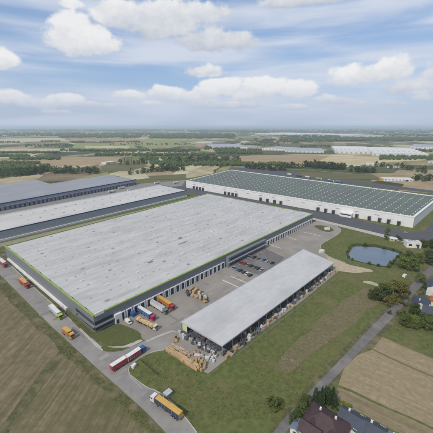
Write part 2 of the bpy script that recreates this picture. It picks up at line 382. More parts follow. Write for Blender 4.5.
# pond with a dark bank
POND = [(349,252.8),(352,248.5),(355,247),(361,246.4),(366,247),(375,247.4),(383.5,249.5),(392,251),(399,253.8),(396,257.5),(394,261),(390,264),(387,266),(378,265.2),(369.6,263.5),(361,262),(354,260),(350,257.5)]
pc = (373, 256)
bank = [(pc[0]+(x-pc[0])*1.13, pc[1]+(y-pc[1])*1.22-1) for x, y in POND]
structure('bank', rough_edge(gpoly(bank, 3), 2.0, 3), .08, mat('bank_grass', (.040,.052,.018), .95, (.055,.062,.022), .4, spec=.1))
structure('pond', rough_edge(gpoly(POND, 3), 1.6, 3), .12, M_water)

# kerbs and lane marks
def ribbon(b, pts, w, z, m, h=0, closed=False):
    P = [Vector(p).to_2d() for p in pts]
    for i in range(len(P)-1):
        d = P[i+1]-P[i]
        if d.length < .01: continue
        nrm = Vector((-d.y, d.x)).normalized()*w/2; q = [P[i]+nrm, P[i]-nrm, P[i+1]-nrm, P[i+1]+nrm]
        if h: b.prism(q, z-h, z, m)
        else: b.sheet(q, z, m)
kb = MB()
for seg in ([(-30,234),(9,264),(30,284),(55,306),(72,321)], [(343,262),(330,257),(323,252),(320.5,247),(322.5,243.6),(334.6,236.6),(341,230.6),(334.6,225.4),(318,221)],
            [(130,375),(128.6,370),(131,365.5),(140,358),(152,352.5),(164,350)], [(130,375),(146,387),(156,391),(168,399),(179,410),(197,433)]):
    ribbon(kb, [G(p.x, p.y) for p in spline(seg, 4, False)], .45, .24, M_kerb, .2)
o = kb.build('kerb'); o['kind'] = 'structure'
lm = MB()
for a, c in (((231,276.5),(249,284)),((222,280),(241,288.5)),((303,232),(321,236)),((268,244),(281,248.5)),((285,235.8),(296,240))):
    ribbon(lm, [G(*a), G(*c)], .9, .17, M_white_paint)
for i in range(9):
    a = Vector((262-3.7*i, 249+1.95*i)); lm and ribbon(lm, [G(a.x+1, a.y+1), G(a.x+4.5, a.y+2.6)], .22, .19, M_white_paint)
o = lm.build('painted_marking'); o['kind'] = 'structure'

M_patch = mat('asphalt_patch', (.205,.194,.186), .92, (.18,.17,.163), .5, spec=.15); M_patch2 = mat('pale_patch', (.29,.272,.25), .92, (.26,.245,.225), .5, spec=.15)
pr = random.Random(5); pa_ = MB()
for k in range(34):
    if k < 14: f = k/14; px, py = 8+150*f+pr.uniform(-3,3), 272+128*f+pr.uniform(-3,5)
    else: px = pr.uniform(170, 300); py = 296-(px-190)*.47+pr.uniform(-6, 22)
    p = G(px, py); a = AX+pr.choice((0, math.pi/2)); l_, w_ = pr.uniform(1.5, 6), pr.uniform(.3, 1.4); c_, s_ = math.cos(a), math.sin(a)
    pa_.sheet(rough_edge([(p.x+x*c_-y*s_, p.y+x*s_+y*c_) for x, y in ((-l_,-w_),(l_,-w_),(l_,w_),(-l_,w_))], .3, 1.0), .142+.0005*k, M_patch if pr.random() < .6 else M_patch2)
o = pa_.build('surface_patch'); o['kind'] = 'structure'

# ------------------------------------------------------------------ big sheds
M_roof_main = mat('pale_roof_membrane', (.455,.452,.45), .75, (.375,.373,.373), .30, 9, .5, stretch=(.24,1.2,1), col3=(.30,.30,.302), scale3=.12, lo3=.48, hi3=.78, spec=.2)
M_clad = mat('blue_grey_cladding', (.175,.192,.212), .55, (.155,.170,.190), .3, spec=.3)
M_green = mat('lime_green_trim', (.255,.340,.090), .6, (.21,.285,.075), .3, spec=.3)
M_white = mat('white_cladding', (.66,.66,.66), .6, (.58,.58,.58), .15, spec=.3)
M_frame = mat('white_dock_frame', (.70,.71,.72), .6, (.60,.61,.63), .5, spec=.3)
M_door = mat('dark_dock_door', (.022,.028,.042), .5, (.035,.042,.06), .5, spec=.3)
M_glass = mat('dark_glass', (.020,.026,.034), .12, (.03,.035,.045), .3, spec=.6)
M_lilac = mat('lilac_grey_cladding', (.27,.285,.345), .6, (.23,.245,.30), .2, spec=.3)
M_navy = mat('navy_trim', (.022,.040,.105), .5, (.03,.05,.12), .3, spec=.3)
M_roof_blue = mat('blue_grey_roof', (.265,.275,.295), .8, (.225,.235,.255), .06, 8, .5, stretch=(.3,1,1), spec=.2)
M_roof_pale = mat('pale_grey_roof', (.48,.475,.46), .8, (.40,.395,.385), .06, 9, .5, stretch=(.3,1.2,1), col3=(.34,.34,.33), scale3=.08, lo3=.58, hi3=.75, spec=.2)
M_roof_dark = mat('green_grey_roof', (.122,.150,.128), .8, (.104,.130,.112), .05, 8, .5, col3=(.115,.122,.124), scale3=.012, lo3=.45, hi3=.6, spec=.2)
M_sky_l = mat('translucent_skylight', (.52,.55,.54), .4, (.44,.47,.46), .5, spec=.4)
M_vent = mat('grey_vent', (.30,.31,.33), .6, (.24,.25,.27), .5, spec=.3)
M_shed = mat('shed_roof', (.455,.458,.462), .7, (.405,.408,.412), .3, 9, .5, stretch=(.5,1.2,1), col3=(.36,.363,.368), scale3=.05, lo3=.5, hi3=.7, spec=.25)
M_steel = mat('galvanised_steel', (.32,.33,.34), .5, (.24,.25,.26), .8, spec=.4)

class Shed:
    """quad footprint given by its four roof corners; (s,t) run 0..1 along the near long side and away from it"""
    def __init__(self, name, corners, h, label, cat='warehouse', group=None):
        self.w = [G(*c, h) for c in corners]; self.h = h; O = self.w[0]; U = self.w[1]-self.w[0]
        self.rz = math.atan2(U.y, U.x); self.o = Vector((O.x, O.y, 0))
        self.e = thing(name, label, cat, self.o, self.rz, group)
        self.L = U.length; self.D = (self.w[3]-self.w[0]).length
    def loc(self, p):
        d = Vector((p[0]-self.o.x, p[1]-self.o.y)); c, s = math.cos(-self.rz), math.sin(-self.rz)
        return (d.x*c-d.y*s, d.x*s+d.y*c)
    def q(self, s, t):
        a = self.w[0].lerp(self.w[1], s); b_ = self.w[3].lerp(self.w[2], s); return self.loc(a.lerp(b_, t))
    def quad(self, s0, s1, t0, t1): return [self.q(s0,t0), self.q(s1,t0), self.q(s1,t1), self.q(s0,t1)]
    def front(self, x, out, z):    # point on the near long side, x metres along, out metres proud of it
        s = x/self.L; p = self.q(s, 0); return (p[0], p[1]-out, z)

def dock(sh, x, w=3.4, hh=4.4, out=.5, side='front', mats=(None, None), z0=0.0, label=None):
    """dock door (part) with its white surround (sub-part) on the near long side"""
    mf, md = mats[0] or M_frame, mats[1] or M_door
    d = MB(); p = sh.q(x/sh.L, 0)
    d.box((p[0], p[1]-out*.35, z0+hh/2), (w*.60, out*.7, hh*.94), md); dd = d.build('dock_door', sh.e)
    if mf is False: return dd
    f = MB(); jw = w*.2
    for sgn in (-1, 1): f.box((p[0]+sgn*(w/2-jw/2), p[1]-out/2-.01, z0+hh/2+.02), (jw, out, hh+.04), mf)
    f.box((p[0], p[1]-out/2-.01, z0+hh+.30), (w, out, .56), mf)
    f.build('door_frame', dd)
    return dd

# --- main warehouse
H1 = 11.4
ms = Shed('warehouse', [(93.3,316),(313,213.8),(207,193.6),(4.5,246)], H1, 'biggest warehouse, pale ribbed roof edged with a lime green stripe, blue-grey walls')
w = MB(); poly = ms.quad(0, 1, 0, 1); w.prism(poly, 0, H1-.9, M_clad); w.build('wall', ms.e)
r = MB(); NB = 9; NS = 40
vs = []; fs = []
for i in range(NB*2+1):
    t = i/(NB*2)
    for j in range(NS+1):
        s_ = j/NS; p = ms.q(.004+.992*s_, .006+.988*t)
        vs.append((p[0], p[1], H1-.55+(.85 if i % 2 else 0.0)))
for i in range(NB*2):
    for j in range(NS): a = i*(NS+1)+j; fs.append((a, a+1, a+NS+2, a+NS+1))
r.add(vs, fs, M_roof_main); r.keep = True; r.build('roof', ms.e)
def parapet(sh, name, z0, z1, wd, m, sides='nsew', proud=.25):
    b_ = MB(); P = [Vector(sh.q(s, t)) for s, t in ((0,0),(1,0),(1,1),(0,1))]
    cen = sum(P, Vector((0,0)))/4
    out = []; inn = []
    n = 4
    for i in range(4):
        d0 = (P[i]-P[i-1]).normalized(); d1 = (P[(i+1) % 4]-P[i]).normalized()
        n0 = Vector((d0.y, -d0.x)); n1 = Vector((d1.y, -d1.x)); bis = (n0+n1); bis = bis/(bis.length_squared/2)
        out.append(P[i]+bis*proud); inn.append(P[i]-bis*(wd-proud))
    for i, sd in enumerate('nesw'):
        if sd not in sides: continue
        j = (i+1) % 4; b_.prism([out[i], out[j], inn[j], inn[i]], z0, z1, m)
    return b_.build(name, sh.e)
parapet(ms, 'parapet_trim', H1-.6, H1+.3, 1.0, M_green)
# dark band over the docks, office glazing and base strip
x0 = 10
LL = ms.L
n_dock = 0
def xs(px, py, z=H1):      # photo point on the roof edge -> metres along
    p = ms.loc(G(px, py, z)); return p[0]
xa, xb = xs(226,254.5), xs(264,236.8)
xx = 17.5
while xx < LL-5:
    if not (xa-2 < xx < xb+2): dock(ms, xx, 4.3, 5.0, .7); n_dock += 1
    xx += 5.0
# office block with long window strips halfway along
ob = MB(); pa, pb = ms.q(xa/LL, 0), ms.q(xb/LL, 0); mid = ((pa[0]+pb[0])/2, (pa[1]+pb[1])/2)
ob.box((mid[0], mid[1]-1.6, 4.6), (xb-xa, 3.1, 9.2), M_clad); ob.build('office_block', ms.e)
for k, zz_ in enumerate((2.2, 7.0)):
    gb = MB(); gb.box((mid[0], mid[1]-3.2, zz_), ((xb-xa)*.92, .18, 1.5), M_glass); gb.build('window', ms.e)
gb = MB(); gb.box((mid[0], mid[1]-3.25, 4.6), (xb-xa+.4, .3, .5), M_frame); gb.build('canopy', ms.e)
# near corner office: two floors of strip glazing on both faces, white entrance
p0 = ms.q(0, 0); pw = ms.q(0, .145)
for zz_ in (2.3, 6.0):
    gb = MB(); gb.box((p0[0]+6.2, p0[1]-.10, zz_), (11.8, .24, 1.8), M_glass); gb.build('window', ms.e)
    gb = MB(); a_ = Vector(pw)-Vector(p0); L_ = a_.length; gb.box((p0[0]+a_.x/2-.12, p0[1]+a_.y/2, zz_), (.24, L_*.96, 1.8), M_glass, rz=math.atan2(a_.y, a_.x)-math.pi/2); gb.build('window', ms.e)
gb = MB(); gb.box((p0[0]+6.4, p0[1]-.7, 4.15), (12.6, 1.3, .5), M_clad); gb.box((p0[0]-.7, p0[1]+9, 4.15), (1.3, 19, .5), M_clad, rz=.03); gb.build('ledge', ms.e)
gb = MB(); gb.box((p0[0]+14.4, p0[1]-.9, 3.1), (4.6, 1.8, 6.2), M_white); gb.build('entrance', ms.e)
gb = MB(); gb.box((p0[0]+13.6, p0[1]-1.9, 1.6), (1.6, .2, 2.6), M_glass); gb.build('door', ms.e)
gb = MB(); gb.box((p0[0]+3.6, p0[1]-.2, H1+.1), (5.6, .5, 1.9), M_white); gb.build('sign_panel', ms.e)
# white plinth strip along the short west side
pb_ = MB(); qa, qb = Vector(ms.q(0, .22)), Vector(ms.q(0, .96)); dv = (qb-qa).normalized(); nv = Vector((-dv.y, dv.x))
if nv.x > 0: nv = -nv
pb_.prism([qa+nv*.1, qb+nv*.1, qb+nv*1.5, qa+nv*1.5], 0, 1.7, M_white); pb_.build('plinth', ms.e)
# roof vents and pale skylights
vm = []
for i in range(NB):
    for j in range(11):
        s_ = .05+.9*(j+.5*(i % 2))/11+random.uniform(-.006, .006); t = (i+.5)/NB
        p = ms.q(s_, t)
        b_ = MB(); b_.box((p[0], p[1], H1+.42), (3.0, 1.7, .4), M_sky_l if (i+j) % 3 else M_vent, taper=.9)
        b_.build('roof_vent', ms.e)
st = MB()
for i in range(1, NB): ribbon(st, [Vector(ms.q(.006, i/NB)), Vector(ms.q(.994, i/NB))], .9, H1-.50, mat('gutter_membrane', (.33,.33,.335), .8, (.42,.42,.42), .25, stretch=(.2,1,1)), .04)
for i in range(1, NB):
    for j in range(14):
        s_ = random.uniform(.02, .97); p = ms.q(s_, i/NB+random.gauss(0,.0035)); st.box((p[0], p[1], H1-.47), (random.uniform(1, 6), random.uniform(.3, .9), .05), mat('roof_grime', (.36,.36,.365), .8, (.42,.42,.42), .4))
o = st.build('valley_grime', ms.e); o['kind'] = 'stuff'
dt = MB()
for i in range(NB):
    for j in range(40):
        for off in (.10,):
            p = ms.q(.02+.96*(j+.5)/40+random.uniform(-.002,.002), (i+off)/NB); dt.box((p[0], p[1], H1-.30), (1.3, .7, .2), M_vent if (j*3+i) % 4 else M_sky_l)
o = dt.build('roof_fixing', ms.e); o['kind'] = 'stuff'
for (px, py, l_) in ((183,243,9),(180,238,4),(150,262,4)):
    p = ms.loc(G(px, py, H1)); b_ = MB(); b_.box((p[0], p[1], H1+.25), (l_, 1.6, .9), M_vent); b_.build('roof_duct', ms.e)

# --- white warehouse on the right with the dark green-grey roof
H2 = 12.8
ws = Shed('warehouse', [(186,181),(414.5,217.5),(440,197),(231,170)], H2, 'long white-walled warehouse on the right with a dark green-grey roof dotted with skylights')
w = MB(); w.prism(ws.quad(0,1,0,1), 0, H2-.4, M_white); w.build('wall', ws.e)
r = MB(); r.prism(ws.quad(.004,.996,.008,.992), H2-.4, H2-.1, M_roof_dark); r.build('roof', ws.e)
parapet(ws, 'parapet', H2-.4, H2+.75, 2.6, M_white)
NC, NR_ = 36, 13
k = 0; rest = MB()
cells = sorted([((j+.5)/NC, (i+.6)/(NR_+.2)) for i in range(NR_) for j in range(NC)], key=lambda c: (G(0,0,0)*0+Vector((*ws.q(*c), 0))).length and -(c[0]*2-c[1]*.6))
for (s_, t) in cells:
    p = ws.q(s_, t); tgt = MB() if k < 100 else rest
    tgt.box((p[0], p[1], H2+.12), (1.2, 2.3, .42), M_sky_l, taper=.85)
    if k < 100: tgt.build('skylight', ws.e)
    k += 1
o = rest.build('skylight_rows', ws.e); o['kind'] = 'stuff'
sm = MB()     # low roof seams between the rows
for j in range(1, NC): 
    a_, c_ = Vector(ws.q(j/NC, .02)), Vector(ws.q(j/NC, .97)); ribbon(sm, [a_, c_], .3, H2-.03, mat('roof_seam_grey', (.15,.175,.165), .8), .06)
sm.build('roof_seam', ws.e)
for (px, py) in [(195,186.5),(198.3,187),(201.4,187.5),(204.6,188),(226,192),(229.6,192.7),(233.2,193.4),(236.8,194),(260.6,198.5),(267,199.8),(273.6,201.2),(279.8,202.4),
                 (317,209),(324.5,210.5),(332,212),(341,213.5),(355,216.5),(368,218.5),(378,220.6),(387,222.4),(397,224.6)]:
    x_ = ws.loc(G(px, py+1, 2.5))[0]
    dock(ws, x_, 3.8, 5.0, 2.4, mats=(False, M_door) if False else (mat('grey_dock_box', (.12,.125,.135), .7), M_door))
for i in range(14):
    x_ = ws.L*(.06+.9*i/14); gb = MB(); p = ws.q(x_/ws.L, 0); gb.box((p[0], p[1]-.06, 8.5), (5.5, .14, .8), M_vent); gb.build('wall_louvre', ws.e)
p = ws.loc(G(347.5,213,4)); gb = MB(); gb.box((p[0], ws.q(p[0]/ws.L,0)[1]-3, 2.8), (15, 6, 5.6), M_white); gb.build('entrance_annex', ws.e)
gb = MB(); gb.box((p[0], ws.q(p[0]/ws.L,0)[1]-6.1, 3.6), (13, .2, 1.4), M_glass); gb.build('window', ws.e)

# --- second shed on the left (pale roof, navy edge)
H3 = 10.8
ls = Shed('warehouse', [(-95,252),(186.5,190.3),(160,184.8),(-95,233)], H3, 'long warehouse left of the biggest one, pale roof with a navy edge and grey wall')
w = MB(); w.prism(ls.quad(0,1,0,1), 0, H3-.7, mat('steel_grey_cladding', (.30,.325,.36), .6, (.27,.295,.33), .3, spec=.3)); w.build('wall', ls.e)
r = MB(); r.prism(ls.quad(.002,.998,.01,.99), H3-.7, H3-.2, M_roof_pale); r.build('roof', ls.e)
parapet(ls, 'roof_edge', H3-.7, H3+.3, .9, M_navy, 'ne')
parapet(ls, 'roof_kerb', H3-.7, H3+.2, .6, M_frame, 'sw')
gb = MB(); a_, c_ = Vector(ls.q(.0, 0)), Vector(ls.q(1, 0)); ribbon(gb, [a_-Vector((0, .6)), c_-Vector((0, .6))], 1.1, 1.9, M_frame, 1.9); gb.build('plinth', ls.e)
for i in range(34):
    p = ls.q(.30+.68*(i % 17)/17, .3+.4*(i//17)); gb = MB(); gb.box((p[0], p[1], H3-.02), (2.4, 1.6, .45), M_vent, taper=.9); gb.build('roof_vent', ls.e)
structure('footpath', gpoly([(-60,262),(0,243.5),(187,199),(187,201),(0,247),(-60,268)]), .09, M_path)

# --- third shed (blue-grey roof, lilac dock wall), L-shaped
H4 = 10.8
ts = Shed('warehouse', [(-95,220.5),(136.3,179.3),(107,174.8),(-60,196)], H4, 'farthest left warehouse, flat blue-grey L-shaped roof, lilac wall of small dock doors')
Lpx = [(-95,220.5),(136.3,179.3),(107,175),(50,183.7),(35.5,179.5),(0,184.5),(-70,194)]
Lp = [ts.loc(G(x, y, H4)) for x, y in Lpx]
w = MB(); w.prism(Lp, 0, H4-.5, M_lilac); w.build('wall', ts.e)
r = MB(); cxm = sum(p[0] for p in Lp)/7; r.prism(Lp, H4-.5, H4, M_roof_blue); r.build('roof', ts.e)
gb = MB(); ribbon(gb, [Vector(Lp[0])-Vector((0,.2)), Vector(Lp[1])-Vector((0,.2))], .8, H4+.3, M_navy, 1.3); gb.build('roof_edge', ts.e)
x_ = ts.loc(G(-20,206,H4))[0]; k = 0
while x_ < ts.L-4:
    dock(ts, x_, 4.6, 4.6, .5, mats=(M_lilac, M_door)); x_ += 6.6; k += 1
gb = MB(); a_ = ts.q(.86, 0)
ribbon(gb, [Vector(ts.q(.3,0))-Vector((0,1.2)), Vector(ts.q(.99,0))-Vector((0,1.2))], 1.8, 6.6, mat('lilac_canopy', (.33,.345,.40), .6), .5); gb.build('dock_canopy', ts.e)
structure('yard', gpoly([(-90,225),(0,206),(137,184),(186,180),(182,186),(160,188),(0,224),(-90,243)]), .13, mat('yard_pale', (.22,.21,.20), .92, (.18,.175,.17), .1))

# --- open-sided shed with the pale roof in the yard
H5 = 7.2
cs = Shed('open_shed', [(222.3,345.8),(334.3,262.8),(303.5,249.3),(181,321.8)], H5, 'open-sided storage shed in the yard under one long plain pale grey roof', 'shed')
r = MB(); r.prism(cs.quad(0,1,0,1), H5-.35, H5, M_shed); r.build('roof', cs.e)
parapet(cs, 'gutter', H5-.55, H5+.12, .4, mat('gutter_grey', (.42,.43,.45), .5), proud=.15)
NCOL = 17
for i in range(NCOL+1):
    for t in (0.02, .98):
        p = cs.q(.006+.988*i/NCOL, t); gb = MB(); gb.box((p[0], p[1], (H5-.4)/2), (.35, .35, H5-.4), M_steel); gb.build('column', cs.e)
bw = MB(); a_, c_ = Vector(cs.q(0,.99)), Vector(cs.q(1,.99)); ribbon(bw, [a_, c_], .2, H5-.4, M_clad, H5-.4); bw.build('back_wall', cs.e)
bw = MB(); a_, c_ = Vector(cs.q(.004,.985)), Vector(cs.q(.004,.86)); ribbon(bw, [a_, c_], .25, H5-.45, mat('cream_panel', (.55,.56,.36), .6), 5.5); bw.build('end_panel', cs.e)
bw = MB(); ribbon(bw, [Vector(cs.q(.006,.85)), Vector(cs.q(.006,.02))], .25, H5-.4, mat('slate_fascia', (.09,.10,.13), .6), 1.3); bw.build('fascia', cs.e)
sm = MB()
for i in range(1, 45):
    a_, c_ = Vector(cs.q(i/45, .01)), Vector(cs.q(i/45, .99)); ribbon(sm, [a_, c_], .10, H5+.02, M_shed, .04)
sm.build('sheet_seam', cs.e)
sm = MB()
for i in range(9):
    a_, c_ = Vector(cs.q(.01, .1+.1*i)), Vector(cs.q(.99, .1+.1*i)); ribbon(sm, [a_, c_], .06, H5+.012, M_shed, .03)
sm.build('sheet_joint', cs.e)

# ------------------------------------------------------------------ vehicles
M_tyre = mat('tyre_rubber', (.02,.02,.02), .9)
M_chas = mat('chassis_black', (.03,.03,.032), .7)
M_win = mat('vehicle_glass', (.02,.025,.03), .08, spec=.7)
def pm(nm, c, r=.35): return mat(nm, c, r, tuple(x*.74+.01 for x in c), .5, 6, .5, spec=.4)
P_red = pm('red_paint', (.36,.035,.045)); P_white = pm('white_paint', (.66,.66,.65)); P_yel = pm('yellow_paint', (.56,.34,.075)); P_blue = pm('blue_paint', (.03,.10,.30))
P_navy = pm('navy_paint', (.025,.045,.10)); P_org = pm('orange_paint', (.48,.15,.04)); P_lime = pm('lime_paint', (.42,.50,.05)); P_grey = pm('grey_paint', (.28,.29,.30)); P_black = pm('black_paint', (.022,.022,.026))
P_teal = pm('teal_paint', (.16,.36,.36)); P_tan = pm('tan_load', (.56,.40,.20), .8); P_cream = pm('cream_paint', (.60,.54,.38)); P_silver = pm('silver_paint', (.42,.43,.45)); P_mag = pm('crimson_paint', (.48,.03,.10)); P_green = pm('dull_green_paint', (.14,.18,.13))

def wheel(parent, x, y, r=.5, w=.3):
    b_ = MB(); b_.cyl((x, y-w/2, r), (x, y+w/2, r), r, M_tyre, 12); o_ = b_.build('wheel', parent)
    h_ = MB(); s_ = 1 if y > 0 else -1; h_.cyl((x, y+s_*(w/2-.02), r), (x, y+s_*(w/2+.02), r), r*.5, P_silver, 8); h_.build('hub', o_)
def cab(parent, xf, mc, wd=2.5, hh=3.5, ln=2.3, z0=.6):
    """tractor cab whose front is at xf, nose towards +x"""
    b_ = MB(); b_.profile([(xf-ln, z0), (xf, z0), (xf, z0+1.3), (xf-.18, hh-.25), (xf-.5, hh), (xf-ln, hh)], -wd/2, wd/2, mc); c_ = b_.build('cab', parent, bevel=.08)
    g_ = MB(); g_.add([(xf+.015, -wd/2+.15, z0+1.35), (xf+.015, wd/2-.15, z0+1.35), (xf-.13, wd/2-.2, hh-.45), (xf-.13, -wd/2+.2, hh-.45),
                       (xf-.15, -wd/2+.15, z0+1.35), (xf-.15, wd/2-.15, z0+1.35), (xf-.3, wd/2-.2, hh-.45), (xf-.3, -wd/2+.2, hh-.45)], [(0,1,2,3),(4,5,6,7),(0,1,5,4),(2,3,7,6),(0,3,7,4),(1,2,6,5)], M_win); g_.build('windscreen', c_)
    for s_ in (-1, 1):
        g_ = MB(); g_.box((xf-.95, s_*(wd/2+.005), z0+1.85), (.9, .03, .75), M_win); g_.build('side_window', c_)
        l_ = MB(); l_.box((xf+.02, s_*(wd/2-.35), z0+.35), (.06, .4, .22), P_white); l_.build('headlight', c_)
        m_ = MB(); m_.box((xf-.1, s_*(wd/2+.2), z0+2.0), (.12, .22, .6), P_black); m_.build('mirror', c_)
    g_ = MB(); g_.box((xf+.03, 0, z0+.75), (.05, 1.5, .5), P_black); g_.build('grille', c_)
def place_between(rear, front, z=1.2, width=0):
    a, c_ = G(*rear, z), G(*front, z); d = c_-a; return (a+c_)/2, math.atan2(d.y, d.x), d.length
def lorry(rear, front, side, top, cabc, label, length=None, load=None, group=None, name='lorry', z=2.0, rigid=False):
    mid, rz, L_ = place_between(rear, front, z); L_ = length or L_; mid.z = .14
    e = thing(name, label, 'lorry', mid, rz, group); x0, x1 = -L_/2, L_/2; tb = x1-3.1   # trailer from x0 to tb
    ch = MB(); ch.box(((x0+x1)/2-.6, 0, .95), (L_-1.6, 1.1, .3), M_chas); ch.box((tb-6, 0, .75), (1.6, 2.2, .5), M_chas); ch.build('chassis', e)
    if load == 'timber':
        d_ = MB(); d_.box(((x0+tb)/2, 0, 1.25), (tb-x0, 2.5, .25), M_chas); d_.box((tb-.05, 0, 2.2), (.15, 2.5, 1.8), side); d_.build('flatbed', e)
        nn = max(3, int((tb-x0)/2.6))
        for i in range(nn):
            for s_ in (-1, 1):
                l_ = MB(); cx_ = x0+(i+.5)*(tb-x0)/nn; hh = random.uniform(.9, 1.5)
                for q in range(4): l_.box((cx_, s_*.62, 1.4+hh*(q+.5)/4), ((tb-x0)/nn*.9-.02*q, 1.12, hh/4*.86), top)
                l_.build('timber_pack', e)
    else:
        d_ = MB(); d_.box(((x0+tb)/2, 0, 2.45), (tb-x0, 2.52, 2.6), side); bd = d_.build('trailer_body', e, bevel=.05)
        d_ = MB(); d_.box(((x0+tb)/2, 0, 3.80), (tb-x0-.04, 2.5, .09), top); d_.build('trailer_roof', e)
        d_ = MB()
        for i in range(1, 7): xq = x0+(tb-x0)*i/7; [d_.box((xq, s_*1.275, 2.45), (.08, .03, 2.5), top) for s_ in (-1, 1)]
        d_.build('side_rib', e)
        d_ = MB(); [d_.box((x0-.03, s_*.63, 2.45), (.06, 1.15, 2.4), top) for s_ in (-1, 1)]; d_.build('rear_door', e)
    cab(e, x1, cabc)
    for x_ in ([x0+1.4, x1-1.2] if rigid or L_ < 11 else [x0+1.6, x0+2.9, x0+4.2, x1-4.2, x1-1.2]):
        for s_ in (-1, 1): wheel(e, x_, s_*1.08)
    tl = MB(); [tl.box((x0-.05, s_*1.0, .95), (.06, .35, .15), P_red) for s_ in (-1, 1)]; tl.build('tail_light', e)
    return e

lorry((-2,259),(8.5,267.5), P_red, P_white, P_red, 'lorry with red sides and white top, leftmost on the service road', 15)
lorry((19,279),(30,287.5), P_red, P_yel, P_red, 'lorry with yellow top and red sides driving on the service road, second from the left', 15)
lorry((49.5,306),(62.5,318.5), pm('pale_teal_paint', (.42,.52,.52)), P_white, P_lime, 'white-topped lorry with a lime green cab on the service road', 16.5)
lorry((64,330),(73,336.5), P_org, P_yel, P_yel, 'short yellow lorry stopped at the kerb before the road junction', 9.5, rigid=True)
lorry((180.5,416.5),(152.5,396.5), P_navy, P_yel, P_white, 'articulated lorry with white cab, yellow top and navy sides, lowest on the service road', 16.8, z=2)
lorry((137.5,308),(155,319), P_blue, P_white, P_mag, 'blue trailer with white top and crimson cab backed to the docks', 16.5, group='lorries backed to the loading docks')
lorry((150,301.5),(168.5,313), P_white, P_silver, P_green, 'white trailer with dull green cab backed to the docks beside the blue one', 16.5, group='lorries backed to the loading docks')
lorry((157.5,297.5),(175,309), P_org, P_yel, P_red, 'yellow trailer with bright red cab, farthest right of the lorries at the docks', 16.5, group='lorries backed to the loading docks')
lorry((136,317.5),(158,328.5), P_cream, P_tan, P_cream, 'flatbed lorry stacked with tan timber packs standing in the yard beside the docked lorries', 17, load='timber')
# road train turning in at the junction: lorry and drawbar trailer
e = lorry((127,359.5),(145,347.5), P_red, P_white, P_blue, 'red road train lorry with white top and blue cab turning in at the junction', 11.2, rigid=True, z=2)
mid, rz, _ = place_between((111,369),(126,359.5), 2); mid.z = .14
e = thing('drawbar_trailer', 'red box trailer with white top towed behind the red lorry at the junction', 'trailer', mid, rz)
d_ = MB(); d_.box((0,0,2.4), (8.2,2.5,2.6), P_red); d_.build('trailer_body', e, bevel=.05)
d_ = MB(); d_.box((0,0,3.76), (8.2,2.5,.1), P_white); d_.build('trailer_roof', e)
d_ = MB(); d_.box((0,0,.9), (7.8,1.1,.35), M_chas); d_.build('chassis', e); d_ = MB(); d_.box((4.9,0,.85), (2.2,.18,.18), M_chas); d_.build('drawbar', e)
for x_ in (-2.6,-1.3,2.4): wheel(e, x_, 1.08); wheel(e, x_, -1.08)
# trailers beyond the white warehouse
for px, py, sd_, tp, lb, ca in ((290,175,P_white,P_white,'white lorry standing behind the white warehouse, farthest left there',P_grey),(299,176.5,P_navy,P_grey,'dark lorry between white ones behind the white warehouse',P_navy),(308,177.6,P_white,P_silver,'white and silver trailer behind the white warehouse',P_red),
      (319,179.3,P_grey,P_silver,'grey trailer behind the white warehouse',P_white),(331,181.4,P_blue,P_white,'bright blue trailer with white top behind the white warehouse, left of two',P_white),(339,182.6,P_blue,P_white,'blue trailer with white top behind the white warehouse, right of two',P_blue)):
    lorry((px-4,py-1.2),(px+4,py), sd_, tp, ca, lb, 15, group='lorries parked behind the white warehouse', z=2)
for px, py, lb, c_ in ((122,187.6,'white lorry at the docks of the farthest left warehouse',P_white),(131,190,'white trailer lorry parked on the yard end between the left warehouses',P_silver),(112,191.5,'pale lorry parked in the yard between the two left warehouses',P_cream),
      (176,182.5,'white lorry on the access road left of the white warehouse',P_white),(157,182.8,'white box lorry waiting near the end of the pale left warehouse',P_white)):
    lorry((px-4,py+.8),(px+4,py-.6), c_, P_white, c_, lb, 14, z=2)

def car(px, py, rz, mc, label, group=None, van=False, dz=.17):
    p = G(px, py); p.z = dz
    e = thing('van' if van else 'parked_car', label, 'van' if van else 'car', p, rz, group)
    b_ = MB()
    if van:
        b_.profile([(-2.6,.35),(2.5,.35),(2.55,1.0),(1.9,1.25),(1.35,2.2),(-2.6,2.3)], -1.0, 1.0, mc); b_.build('body', e, bevel=.08)
        g_ = MB(); g_.add([(1.93,-.85,1.3),(1.93,.85,1.3),(1.42,.8,2.12),(1.42,-.8,2.12),(1.8,-.85,1.3),(1.8,.85,1.3),(1.3,.8,2.12),(1.3,-.8,2.12)], [(0,1,2,3),(4,5,6,7),(0,1,5,4),(2,3,7,6),(0,3,7,4),(1,2,6,5)], M_win); g_.build('windscreen', e)
    else:
        b_.profile([(-2.15,.3),(2.15,.3),(2.2,.65),(2.05,.82),(1.0,.95),(-1.5,.98),(-2.15,.9),(-2.2,.6)], -.9, .9, mc); b_.build('body', e, bevel=.07)
        g_ = MB(); vs = []
        for y_ in (-1, 1): vs += [(1.15,y_*.84,.93),(.35,y_*.68,1.42),(-1.0,y_*.68,1.44),(-1.85,y_*.82,.96)]
        g_.add(vs, [(0,1,2,3),(7,6,5,4),(0,4,5,1),(1,5,6,2),(2,6,7,3),(3,7,4,0)], M_win); g_.build('cabin_glass', e)
        t_ = MB(); t_.box((-.33,0,1.46), (1.25,1.32,.05), mc); t_.build('roof', e)
    for x_ in (-1.35, 1.35):
        for s_ in (-1, 1): wheel(e, x_, s_*.82, .32, .2)
    l_ = MB(); [l_.box((2.17, s_*.62, .66), (.08,.34,.14), P_white) for s_ in (-1, 1)]; l_.build('headlight', e)
    return e
